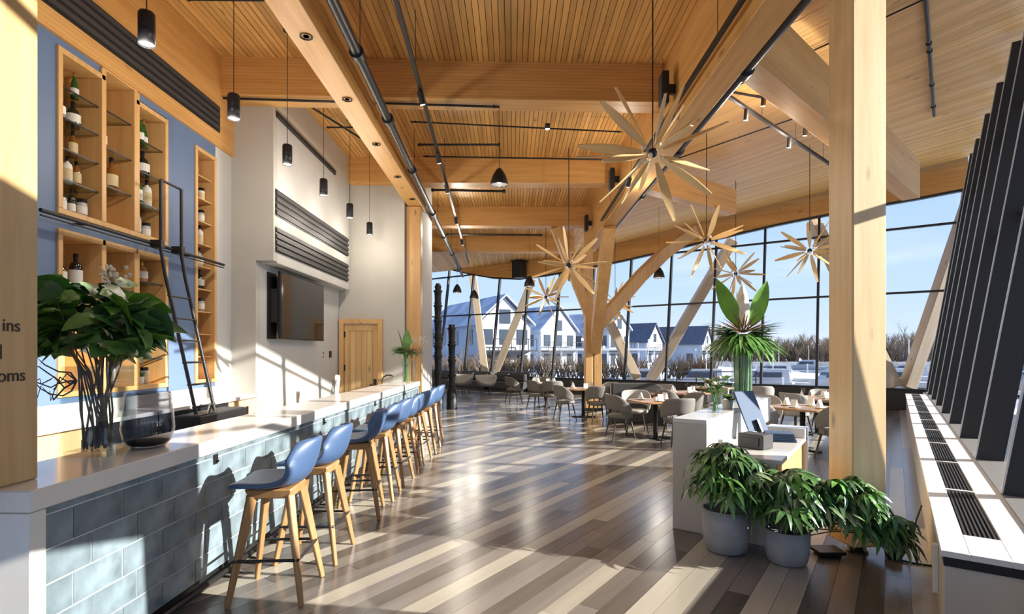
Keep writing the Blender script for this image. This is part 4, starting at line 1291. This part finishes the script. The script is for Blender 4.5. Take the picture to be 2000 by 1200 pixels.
sofa(14.2, 1.7, 'dark sofa under the far windows left of the far table')
def lounge(x, y, a, label):
    t = thing('lounge_chair', label, 'armchair', (x, y, 0), radians(a), 'beige lounge chairs')
    rows = []
    for z, r_, k in ((.36, .22, 0), (.42, .30, .2), (.52, .36, .5), (.66, .40, .8), (.78, .42, 1)):
        rows.append([V(r_ * cos(q), r_ * .9 * sin(q), z - (.28 * k * max(0, math.sin(q)) if math.sin(q) > 0 else 0)) for q in [2 * pi * i / 18 for i in range(19)]])
    o = MB().grid(rows).build('shell', 'chair_fabric_pale_sunlit', t); solid(o, .04, 0)
    MB().lathe([(.0001, .34), (.26, .36), (.29, .42), (.24, .46), (.0001, .47)], n=16).build('seat', 'chair_fabric', t)
    for i in range(4):
        q = pi / 4 + i * pi / 2
        MB().tube([(cos(q) * .12, sin(q) * .12, .36), (cos(q) * .26, sin(q) * .26, 0)], .014, 6).build('leg', 'chair_leg', t)
lounge(-1.95, 21.6, 150, 'beige lounge chair at the far left in front of the sofa')
lounge(-1.02, 21.0, 200, 'beige lounge chair right of its twin before the far sofas')

# ================================================================== LIGHTS AND CEILING SERVICES
def lamp(kind, loc, watt, parent=None, radius=.05, col=(1, .90, .76), spot=None, rot=None):
    l = bpy.data.lights.new('lamp', kind); l.energy = watt; l.color = col; l.shadow_soft_size = radius
    if spot: l.spot_size = spot; l.spot_blend = .6
    o = bpy.data.objects.new('lamp', l); COL.objects.link(o)
    o.location = loc
    if parent is not None: o.parent = parent
    if rot: o.rotation_euler = rot
    return o
# six black cylinders over the bar
names6 = ['nearest to the camera, at the top left', 'second from the camera', 'third from the camera', 'fourth from the camera', 'fifth from the camera', 'sixth and farthest from the camera']
cyl_body = MB().lathe([(.052, .004), (.058, 0), (.058, .115), (.0575, .118), (.0575, .122), (.058, .125), (.058, .235), (.05, .25), (.0001, .252)], n=24, cap0=False).mesh('shade'); cyl_body.materials.append(M['black_metal'])
cyl_glow = MB().lathe([(.0001, .012), (.052, .012)], n=20).mesh('diffuser'); cyl_glow.materials.append(M['lamp_glow'])
for i in range(6):
    y = 4.12 + 1.29 * i
    t = thing('pendant_lamp', f'black cylinder pendant over the bar, {names6[i]}', 'lamp', (-2.80, y, 4.05 - .012 * i), 0, 'black cylinder pendants over the bar')
    put('shade', cyl_body, t); put('diffuser', cyl_glow, t)
    MB().tube([(0, 0, .25), (0, 0, CZ - t.location.z)], .004, 5).build('cord', 'black_metal', t)
    MB().lathe([(.05, 0), (.05, .03), (.0001, .03)], n=14).build('ceiling_cup', 'black_metal', t, loc=(0, 0, CZ - t.location.z - .03))
    lamp('POINT', (0, 0, -.12), LAMP_W * .42, t, .07)  # bare point hung below the shade, added to fill the room
# downlights in the girder
dl = MB().lathe([(.062, -.006), (.062, .0), (.045, .0), (.040, .02), (.0001, .02)], n=18, cap0=False).mesh('trim_ring'); dl.materials.append(M['grille_dark'])
for i, y in enumerate((5.30, 6.62, 8.05, 9.55, 10.95)):
    t = thing('downlight', f'recessed downlight in the underside of the long girder, {ords[i] if i < 4 else "farthest"} of five', 'downlight', (-2.03, y, 4.806), 0, 'downlights in the long girder')
    put('trim_ring', dl, t)
    MB().lathe([(.0001, .0), (.03, .0)], n=12).build('lens', 'grille_dark', t)
# dark dome pendants
def dome(loc, r, top, label):
    t = thing('dome_pendant', label, 'lamp', loc)
    MB().lathe([(r, .02), (r * .98, 0), (r, .02), (r * .95, r * .5), (r * .72, r * 1.15), (r * .35, r * 1.75), (r * .12, r * 1.95), (.0001, r * 1.98)], n=28, cap0=False).build('shade', 'black_metal', t)
    MB().ball((0, 0, r * .5), r * .28, 10, 6).build('bulb', 'bulb_glow', t)
    lamp('POINT', (0, 0, -.10), LAMP_W, t, .07)  # point placed under the rim as added room fill
    MB().tube([(0, 0, r * 1.95), (0, 0, top - loc[2])], .004, 5).build('cord', 'black_metal', t)
dome((-.18, 7.62, 4.06), .125, 5.19, 'largest charcoal dome pendant hanging below the first cross beam')
def pxl(x, y, Y): p = px(x, y, Y); return (p.x, p.y, p.z)
dome(pxl(1034, 560, 17), .17, CZ, 'small dark dome pendant before the far glass, just left of the star lamps')
dome(pxl(926, 584, 20), .17, CZ, 'small dark dome pendant over the far sofas')
dome(pxl(893, 572, 18.5), .15, CZ, 'small dark dome pendant at the far left by the turned posts')
dome(pxl(1287, 543, 16.5), .17, 6.6, 'small dark dome pendant right of the forked column')

# wooden propeller star lamps
rows = []
for i in range(8):
    u = i / 7
    w = .035 + .072 * sin(pi * min(1, u * .98) ** .9) if u < .97 else .04
    tw = .5 * (1 - u)
    rows.append([V(.10 + .72 * u, -w / 2 * cos(tw), -w / 2 * sin(tw)), V(.10 + .72 * u, 0, .004), V(.10 + .72 * u, w / 2 * cos(tw), w / 2 * sin(tw))])
top_ = rows; bot_ = [[p - V(0, 0, .012) for p in r][::-1] for r in rows]
bm_ = MB().grid(top_).grid(bot_)
bm_.grid([[r[0] for r in rows], [r[0] - V(0, 0, .012) for r in rows]]); bm_.grid([[r[2] - V(0, 0, .012) for r in rows], [r[2] for r in rows]])
bm_.add([rows[-1][0], rows[-1][2], rows[-1][2] - V(0, 0, .012), rows[-1][0] - V(0, 0, .012)], [(0, 1, 2, 3)])
BLADE = bm_.mesh('blade'); BLADE.materials.append(M['blade_wood'])
HUB = MB().ball((0, 0, 0), .055, 10, 6).mesh('hub'); HUB.materials.append(M['black_metal'])
BULB = MB().ball((0, 0, 0), .028, 8, 5).mesh('bulb'); BULB.materials.append(M['bulb_off'])
STAR1 = [(119, .0, 1.0), (139, .15, .95), (170, -.2, 1.0), (185, .1, 1.05), (65, -.1, 1.05), (41, -.25, 1.05), (20, .2, 1.0), (-9, -.3, .9), (-41, .2, .95), (-67, -.25, .95), (-93, -.9, .7), (-137, .1, 1.0), (92, .8, .8), (-160, .5, .9), (0, 1.2, .9), (60, .9, .8), (-120, -.8, .9), (150, -.9, .8)]
def star(loc, top, label, scale, seed, spec=None, watt=1.0):
    t = thing('propeller_lamp', label, 'chandelier', loc, 0, 'wooden propeller star lamps')
    rr = random.Random(seed)
    put('hub', HUB, t)
    if spec is None:
        spec = []
        for i in range(17):
            zc = 1 - 2 * (i + .5) / 17; a = i * 2.4 + seed
            x_, y_ = sqrt(1 - zc * zc) * cos(a), sqrt(1 - zc * zc) * sin(a)
            spec.append((math.degrees(math.atan2(zc * .8, x_)), y_, .95))
    for a, dep, s_ in spec:
        d = V(cos(radians(a)) * sqrt(max(.05, 1 - min(.95, abs(dep)) ** 2)), -dep, sin(radians(a)) * sqrt(max(.05, 1 - min(.95, abs(dep)) ** 2)))
        put('blade', BLADE, t, orient(d.normalized() * .02, d, rr.uniform(-1.2, 1.2), s_ * scale))
    for i in range(6):
        a = i * 1.05
        put('bulb', BULB, t, Matrix.Translation((cos(a) * .10, sin(a) * .10, .06 * (1 if i % 2 else -1))))
    MB().tube([(0, 0, .05), (0, 0, top - loc[2])], .008, 6).build('cord', 'black_metal', t)
    return t
star((1.57, 6.0, 3.92), CZ, 'largest wooden propeller star lamp in the upper middle of the room', 1.0, 1, STAR1, .55)
star((1.12, 10.6, 3.40), CZ, 'wooden propeller star lamp hanging left of the forked column', .95, 2)
star((3.98, 11.0, 3.97), 6.2, 'wooden propeller star lamp right of the forked column under the sloping ceiling', 1.0, 3)
star((6.2, 14.9, 3.86), 6.5, 'small wooden star lamp above the banana leaf arrangement', .95, 4, None, .6)
star((7.2, 13.0, 4.14), 6.7, 'wooden star lamp half hidden behind the big near column', 1.0, 5, None, .8)
star((1.07, 17.0, 3.43), CZ, 'small wooden star lamp over the far table before the glass', .9, 6, None, .6)
star((3.45, 18.0, 3.35), 6.2, 'small wooden star lamp mostly behind the forked column', .9, 7, None, .5)

# pipes: each run one object with its couplings
def pipe(pts, r, label, coup=(), name='ceiling_pipe', mat='dark_frame', cat='pipe', hang=None):
    t = thing(name, label, cat, pts[0])
    o_ = Vector(pts[0]); P_ = [Vector(p) - o_ for p in pts]
    MB().tube(P_, r, 12).build('run', mat, t)
    for f_ in coup:
        i = min(int(f_ * (len(P_) - 1)), len(P_) - 2); u = f_ * (len(P_) - 1) - i
        c = P_[i].lerp(P_[i + 1], u); d_ = (P_[i + 1] - P_[i]).normalized()
        MB().tube([c - d_ * r * .9, c + d_ * r * .9], r * 1.45, 12).build('coupling', mat, t)
    if hang:
        for f_ in hang:
            c = P_[0].lerp(P_[-1], f_)
            top = CZ - (o_.z + c.z)
            MB().tube([c, c + Z * top], .005, 5).build('hanger', mat, t)
    return t
pipe([(-1.62, 4.0, 4.92), (-1.76, 9.0, 4.92), (-1.93, 16, 4.92), (-2.1, 23, 4.92)], .055, 'thick black sprinkler main beside the long girder', (.05, .12, .23, .36, .5, .62, .75, .9), hang=(.1, .3, .5, .7, .9))
pipe([(2.66, 4.2, 4.92), (2.64, 14.0, 4.92)], .07, 'thick black pipe along the right side of the deep girder', (.2, .45, .7))
def track(p, q, label, heads, spot_names, dirs):
    t = thing('track_rail', label, 'track', p)
    p, q = Vector(p), Vector(q)
    MB().bar((0, 0, 0), q - p, .045, .045).build('rail', 'black_metal', t)
    for k in (.1, .35, .6, .85):
        c = (q - p) * k
        MB().tube([c, c + Z * (CZ - (p + c).z)], .004, 5).build('hanger', 'black_metal', t)
    for k, nm in zip(heads, spot_names):
        c = p.lerp(q, k)
        s_ = thing('track_spotlight', nm, 'spotlight', (c.x, c.y, c.z - .02), 0, 'black spotlights on the ceiling tracks')
        MB().tube([(0, 0, 0), (0, 0, -.06)], .012, 8).build('stem', 'black_metal', s_)
        d_ = Vector(dirs).normalized()
        MB().tube([V(0, 0, -.06) - d_ * .06, V(0, 0, -.06) + d_ * .10], .036, 14).build('head', 'black_metal', s_)
        if k > .5 or 'slant' in label: lamp('POINT', V(0, 0, -.06) + d_ * .25, LAMP_W * .6, s_, .06)  # all-round point beyond the head, added as ceiling and room fill
        ge = MB().tube([V(0, 0, -.06) + d_ * .101, V(0, 0, -.06) + d_ * .103], .030, 14).build('lens', 'lamp_glow', s_)
track((-1.08, 4.8, 5.0), (-1.62, 20, 5.0), 'long black lighting track hanging left of centre under the cross beams', (.13, .27, .38, .55, .72),
      [f'small black spotlight on the left track, {n_}' for n_ in ('nearest of five', 'second of five', 'third of five', 'fourth of five', 'farthest of five')], (.2, .3, -1))
track((2.06, 4.6, 4.85), (2.08, 12.5, 4.75), 'black lighting track along the left edge of the deep girder', (.30, .62), ['black spotlight on the girder track above the largest star lamp', 'farther black spotlight on the girder track'], (-.2, .3, -1))
tdir = (V(9.05, 12.2, 5.2) - V(3.1, 6.84, 5.2)).normalized()
for i, (off, z_) in enumerate(((-.40, 5.55), (-.66, 5.42))):
    side = V(tdir.y, -tdir.x, 0) * off
    a0 = V(3.0, 6.8, z_) + side
    track(a0, a0 + tdir * 5.5, ('black lighting track close beside the slanting roof beam', 'outer black lighting track left of the slanting roof beam')[i], (.25, .55), [f'black spotlight {n_} on the {("inner", "outer")[i]} slanting track' for n_ in ('nearer', 'farther')], (0, .2, -1))
HZ = [ # px x0,y0 -> x1,y1 at depth, radius
 ((-3.6, 5.95, 5.60), (-2.45, 5.97, 5.60), .014, 'thin black conduit on the ceiling above the bar pendants, nearest run'),
 ((-3.95, 7.36, 5.17), (-.18, 7.62, 5.17), .016, 'thin black conduit under the first cross beam to the large dome pendant'),
 ((-1.7, 9.0, 5.55), (1.9, 9.3, 5.50), .013, 'thin black conduit with a small spotlight between the first and second beams'),
 ((-1.75, 10.0, 5.55), (-.22, 10.0, 5.55), .020, 'black sprinkler branch ending before the second cross beam'),
 ((-1.75, 10.6, 5.55), (2.1, 10.7, 5.52), .016, 'black conduit above the star lamp left of the forked column'),
 ((-1.85, 12.3, 5.40), (-.15, 12.4, 5.40), .028, 'black pipe branch just behind the second cross beam'),
 ((-1.95, 15.9, 5.17), (.9, 16.0, 5.17), .025, 'black pipe branch behind the third cross beam'),
 ((-3.3, 8.3, 5.60), (-2.35, 11.0, 5.60), .018, 'thin black conduit on the ceiling beside the white bulkhead'),
 ((-3.2, 9.3, 5.58), (-2.3, 9.3, 5.58), .014, 'short black conduit to a ceiling box above the bulkhead'),
]
for p, q, r_, lab in HZ:
    pipe([p, q], r_, lab, (.02, .98), 'ceiling_conduit', 'black_metal', 'conduit')
def rz(x, y):    # underside of the sloping ceiling
    m = PW - (U2.x * x + U2.y * y)
    g = (x - GX) / .814
    y0 = y + .581 * g
    M_ = PW - (U2.x * GX + U2.y * y0)
    zz = max(CZ + .03, HEAD + .1 - .24 * M_)
    return zz + (HEAD + .1 - zz) * (g / M_ if M_ > 0 else 1)
def cpipe(x0, y0, x1, y1, r_, lab, coup=(.02, .98), drop=.06):
    pipe([(x0, y0, rz(x0, y0) - drop), (x1, y1, rz(x1, y1) - drop)], r_, lab, coup, 'ceiling_conduit', 'black_metal', 'conduit')
cpipe(5.35, 7.0, 9.5, 12.1, .030, 'black conduit with clamps on the pale sloping ceiling right of the big column', (.15, .4, .45, .7, .9))
cpipe(3.1, 8.9, 5.9, 10.6, .022, 'black conduit on the sloping ceiling running down towards the windows')
cpipe(3.0, 9.6, 6.3, 7.6, .013, 'thin black conduit across the sloping ceiling above the star lamp')
cpipe(3.2, 12.2, 6.1, 10.9, .013, 'thin black conduit across the sloping ceiling with a small spotlight')
# ceiling boxes and spots
def ceil_spot(x, y, z, lab):
    t = thing('ceiling_spot', lab, 'spotlight', (x, y, z))
    MB().lathe([(.045, 0), (.045, -.08), (.035, -.08), (.0001, -.07)], n=14).build('can', 'black_metal', t)
    MB().lathe([(.0001, -.082), (.034, -.082)], n=14).build('lens', 'lamp_glow', t)
ceil_spot(.60, 9.1, 5.55, 'small lit spotlight on the conduit between the first two beams')
ceil_spot(-2.62, 9.3, 5.58, 'small lit spotlight above the white bulkhead')
ceil_spot(5.85, 11.0, rz(5.85, 11.0) - .07, 'small lit spotlight on the pale sloping ceiling')
# loudspeakers on the girder
for p, lab in (((2.05, 7.1, 4.95), 'black box loudspeaker on the deep girder at the first cross beam'), ((2.05, 10.8, 4.95), 'black box loudspeaker on the deep girder at the second cross beam'), ((2.05, 14.5, 4.95), 'black box loudspeaker on the deep girder at the third cross beam')):
    t = thing('loudspeaker', lab, 'speaker', p)
    MB().box(-.09, .0, -.1, .1, 0, .42).build('cabinet', 'black_metal', t, .01)
    MB().box(-.096, -.09, -.08, .08, .03, .39).build('grille', 'grille_dark', t)
    MB().box(0, .10, -.03, .03, .15, .27).build('bracket', 'black_metal', t)
p = endp(14.2, 4.94, -.75)
t = thing('steel_bracket', 'large black steel box hanging at the low point of the far timber fascia', 'bracket', p, ANG)
MB().box(-.24, .24, 0, .45, .0, .72).build('box', 'black_metal', t, .01)
MB().box(-.3, .3, -.02, .5, .72, .76).build('plate', 'black_metal', t)

# ================================================================== OUTDOORS
yard = tag(MB().box(-150, 160, -60, 36, -1.55, -1.5).build('snow_ground', 'snow'), kind='structure')
yard['kind'] = 'structure'
plain('far_bank', (0.36, 0.35, 0.34), 0.95, noise=0.35, nscale=0.35)
plain('water', (0.10, 0.17, 0.30), 0.12, spec=0.6, noise=0.25, nscale=0.8, bump=0.25)
wa = MB().box(-300, 400, 36, 130, -1.75, -1.7).build('marina_water', 'water'); wa['kind'] = 'structure'
bk = MB().box(-600, 900, 130, 900, -1.7, -.9).build('far_bank', 'far_bank'); bk['kind'] = 'structure'
lb = MB().box(-120, 32, 44, 128, -1.7, -.6).build('town_bank', 'snow'); lb['kind'] = 'structure'
plain('house_white', (0.50, 0.51, 0.52), 0.8)
plain('house_shade_grey', (0.35, 0.40, 0.48), 0.8)  # bluish shade on the side walls put into their colour
plain('roof_slate', (0.075, 0.09, 0.125), 0.7, noise=0.2, nscale=2)
plain('roof_snow', (0.34, 0.38, 0.46), 0.8, noise=0.35, nscale=0.6)
plain('house_window', (0.04, 0.055, 0.08), 0.2)
def house(cx, cy, w, l, eave, ridge, rz_, label, roof='roof_snow', wall='house_white', side='house_shade_grey', base=-.6):
    # gable looks to local -Y, ridge runs along Y
    t = thing('house', label, 'house', (cx, cy, base), rz_)
    MB().prism([(-w / 2, 0, 0), (w / 2, 0, 0), (w / 2, 0, eave), (0, 0, ridge), (-w / 2, 0, eave)], (0, .3, 0)).build('gable_wall', wall, t)
    MB().box(-w / 2, w / 2, .3, l, 0, eave).build('side_wall', side, t)
    for s in (-1, 1):
        MB().prism([(0, -.3, ridge + .15), (0, l + .3, ridge + .15), (s * (w / 2 + .4), l + .3, eave - .1), (s * (w / 2 + .4), -.3, eave - .1)], (0, 0, .18)).build('roof_slope', roof, t)
    for zz in (.7, 2.9):
        for k in range(3):
            x_ = -w / 2 + w * (k + .5) / 3
            if zz + 1.5 < eave:
                MB().box(x_ - .5, x_ + .5, -.06, .02, zz, zz + 1.3).build('window', 'house_window', t)
        for k in range(4):
            y_ = l * (k + .5) / 4
            if zz + 1.4 < eave:
                MB().box(-w / 2 - .05, -w / 2 + .02, y_ - .5, y_ + .5, zz, zz + 1.3).build('window', 'house_window', t)
    MB().box(-.5, .5, -.06, .02, eave + .1, eave + 1.3).build('window', 'house_window', t)
    bal = MB().box(-w / 2, w / 2, -1.2, 0, 2.3, 2.42)
    bal.box(-w / 2, w / 2, -1.2, -1.15, 3.3, 3.38)
    for k in range(7): bal.box(-w / 2 + (w - .06) * k / 6, -w / 2 + (w - .06) * k / 6 + .06, -1.2, -1.15, 2.4, 3.3)
    bal.build('balcony', 'dark_frame', t)
    return t
house(-.6, 46, 5.0, 13, 4.6, 6.9, radians(28), 'large white gabled house with grey snowy roof at far left', )
house(5.4, 62, 5.6, 14, 4.6, 7.3, radians(40), 'white gabled house with slate roof left of the forked column')
house(9.2, 95, 7, 10, 4.6, 7.6, radians(30), 'grey house with dark roof just left of the forked column', 'roof_slate')
house(13.2, 66, 5.0, 7, 5.0, 6.8, radians(50), 'pale house right behind the forked column')
house(21.0, 79, 5.5, 15, 3.6, 6.2, radians(52), 'white gabled house with long dark roof between the right leaning struts', 'roof_slate')
house(30.5, 84, 5.5, 15, 3.4, 6.0, radians(55), 'white house with dark roof left of the banana leaf arrangement', 'roof_slate')
# bare trees
def tree_mesh(seed, h):
    rr = random.Random(seed); b = MB()
    def br(p, d, L_, r_, lv):
        q = p + d * L_
        b.tube([p, p.lerp(q, .5) + V(rr.uniform(-.05, .05), rr.uniform(-.05, .05), 0) * L_, q], [r_, r_ * .8, r_ * .55], 4, False)
        if lv:
            for k in range(4 if lv > 1 else 5):
                a = rr.uniform(0, 6.28)
                nd = (d + V(cos(a), sin(a), rr.uniform(-.1, .5)) * rr.uniform(.35, .8)).normalized()
                br(p.lerp(q, rr.uniform(.45, 1)), nd, L_ * rr.uniform(.5, .75), r_ * .5, lv - 1)
    br(V(0, 0, 0), V(rr.uniform(-.08, .08), rr.uniform(-.08, .08), 1), h * .45, h * .018, 3)
    me = b.mesh('bare_tree'); return me
plain('bark', (0.17, 0.125, 0.085), 0.9)
plain('shrub', (0.16, 0.105, 0.055), 0.95)
TM = [tree_mesh(s, 9) for s in (1, 2, 3)]
for m_ in TM: m_.materials.append(M['bark'])
rr = random.Random(21)
for i in range(95):
    x = rr.uniform(44, 150); y = rr.uniform(135, 165)
    o = put('bare_tree', rr.choice(TM), None, Matrix.Translation((x, y, -1.0)) @ Matrix.Rotation(rr.uniform(0, 6), 4, 'Z') @ Matrix.Scale(rr.uniform(.75, 1.2), 4))
    tag(o, 'bare brown winter tree in the treeline across the water', 'tree', 'bare trees across the water')
ug = MB()
def twig_tuft(b, p, h, rr):
    for k in range(7):
        a = rr.uniform(0, 6.28); d = V(cos(a) * .45, sin(a) * .45, 1)
        q = p + d * h * rr.uniform(.6, 1)
        b.tube([p, p.lerp(q, .5) + V(0, 0, h * .06), q], [h * .02, h * .014, h * .004], 3, False)
        for j in range(3):
            c = p.lerp(q, rr.uniform(.35, .8)); a2 = rr.uniform(0, 6.28)
            b.tube([c, c + V(cos(a2) * .3, sin(a2) * .3, .7) * h * .5], [h * .012, h * .003], 3, False)
for i in range(520):
    twig_tuft(ug, V(rr.uniform(42, 152), rr.uniform(133, 160), -1), rr.uniform(3, 6.5), rr)
tag(ug.build('undergrowth', 'bark'), kind='stuff')
NT = [(-1.9, 33.5, .42, 'bare sapling outside between the pale struts'), (1.9, 34, .5, 'bare shrub tree outside right of the pale struts'), (-3.5, 35, .45, 'bare sapling outside beside the turned posts')]
for x, y, s, lab in NT:
    tag(put('bare_tree', TM[int(x) % 3], None, Matrix.Translation((x, y, -1.5)) @ Matrix.Scale(s, 4)), lab, 'tree')
hd_ = MB()
for i in range(240):
    twig_tuft(hd_, V(rr.uniform(-9, 17), 44.2 + rr.uniform(-.9, .7), -.6), rr.uniform(1.0, 2.2), rr)
tag(hd_.build('winter_hedge', 'shrub'), kind='stuff')
# white pergola on the bank
pg = thing('pergola', 'white pergola on the bank behind the forked column', 'pergola', (9.2, 52, -.6))
for k in range(7):
    MB().box(k * 1.5 - 4.5, k * 1.5 - 4.35, 0, .15, 0, 2.4).build('post', 'house_white', pg)
MB().box(-4.7, 4.9, -.1, .25, 2.4, 2.6).build('beam', 'house_white', pg)
MB().box(-4.7, 4.9, 0, .1, .9, 1.0).build('rail', 'house_white', pg)
# docks, boats
def dock(x0, x1, y, lab):
    t = thing('dock', lab, 'dock', (x0, y, -1.55))
    MB().box(0, x1 - x0, 0, 1.6, 0, .25).build('deck', 'house_white', t)
    k = 0
    while k < x1 - x0:
        MB().box(k, k + .16, -.2, -.04, -.3, 1.35).build('piling', 'house_white', t); k += 4.0
dock(4, 60, 40, 'nearest white floating dock in the marina')
dock(6, 80, 58, 'middle white floating dock in the marina')
dock(34, 110, 84, 'farthest white floating dock in the marina')
def boat_proto():
    t = thing('motor_boat', '', 'boat')
    rows = []
    for u in (0, .25, .5, .75, 1):
        w = 1.25 * (1 - u ** 2.6) + .02; y = -3 + 6.4 * u
        rows.append([V(-w, y, .95 + .3 * u), V(-w * .8, y, .1), V(0, y, -.2 + .25 * u), V(w * .8, y, .1), V(w, y, .95 + .3 * u), V(-w, y, .95 + .3 * u)])
    MB().grid(rows).add(rows[0][:5], [(0, 1, 2, 3, 4)]).build('hull', 'house_white', t)
    MB().hexa([(-.9, -1.6, .9), (.9, -1.6, .9), (.6, 1.6, .9), (-.6, 1.6, .9), (-.8, -1.5, 2.0), (.8, -1.5, 2.0), (.5, .6, 2.0), (-.5, .6, 2.0)]).build('cabin', 'house_white', t)
    MB().hexa([(-.86, -1.0, 1.35), (.86, -1.0, 1.35), (.66, 1.15, 1.35), (-.66, 1.15, 1.35), (-.83, -1.0, 1.75), (.83, -1.0, 1.75), (.6, .9, 1.75), (-.6, .9, 1.75)]).build('cabin_windows', 'house_window', t)
    MB().tube([(0, -.5, 2.0), (0, -.5, 4.4)], .04, 5).build('mast', 'house_white', t)
    return t
bp = boat_proto(); index_children(bp)
BTS = [(10.5, 43.5, 1.2), (15, 43, 1.4), (20.5, 43.4, 1.3), (26, 43, 1.5), (31.5, 43.5, 1.2), (37, 43, 1.4), (14, 62, 1.4), (22, 62, 1.2), (30, 61.5, 1.5), (38, 62, 1.3), (46, 62, 1.5), (54, 61.5, 1.4), (48, 88, 1.3), (60, 88, 1.5), (72, 88, 1.4), (84, 88, 1.5), (19, 24.5, .6), (23.5, 30, .9), (43, 43.5, 1.3), (49, 43, 1.4)]
for i, (x, y, a) in enumerate(BTS):
    o = bp if i == 0 else dup(bp)
    o.location = (x, y, -1.7); o.rotation_euler = (0, 0, a)
    row = 'nearest dock' if y < 50 else ('middle dock' if y < 70 else 'farthest dock')
    if y < 32:
        lab = ('white motor boat close outside the right corner struts', 'white motor boat farther out beyond the right corner')[0 if y < 27 else 1]
        o['label'] = lab
    else:
        same = sorted([b for b in BTS if (b[1] > 32) and (('nearest dock' if b[1] < 50 else ('middle dock' if b[1] < 70 else 'farthest dock')) == row)], key=lambda b: b[0] / b[1])
        k_ = ['first', 'second', 'third', 'fourth', 'fifth', 'sixth', 'seventh', 'eighth'][same.index((x, y, a))]
        o['label'] = f'white motor boat moored along the {row}, {k_} from the left'; o['group'] = f'boats at the {row}'
ra = thing('terrace_railing', 'dark metal railing on the snowy terrace outside the far windows', 'railing', (-3, 29.8, -1.5))
for k in range(16):
    MB().box(k * 1.1, k * 1.1 + .05, 0, .05, 0, 2.1).build('post', 'dark_frame', ra)
for z_ in (1.2, 1.6, 2.05): MB().box(0, 16.6, 0, .04, z_, z_ + .05).build('rail', 'dark_frame', ra)
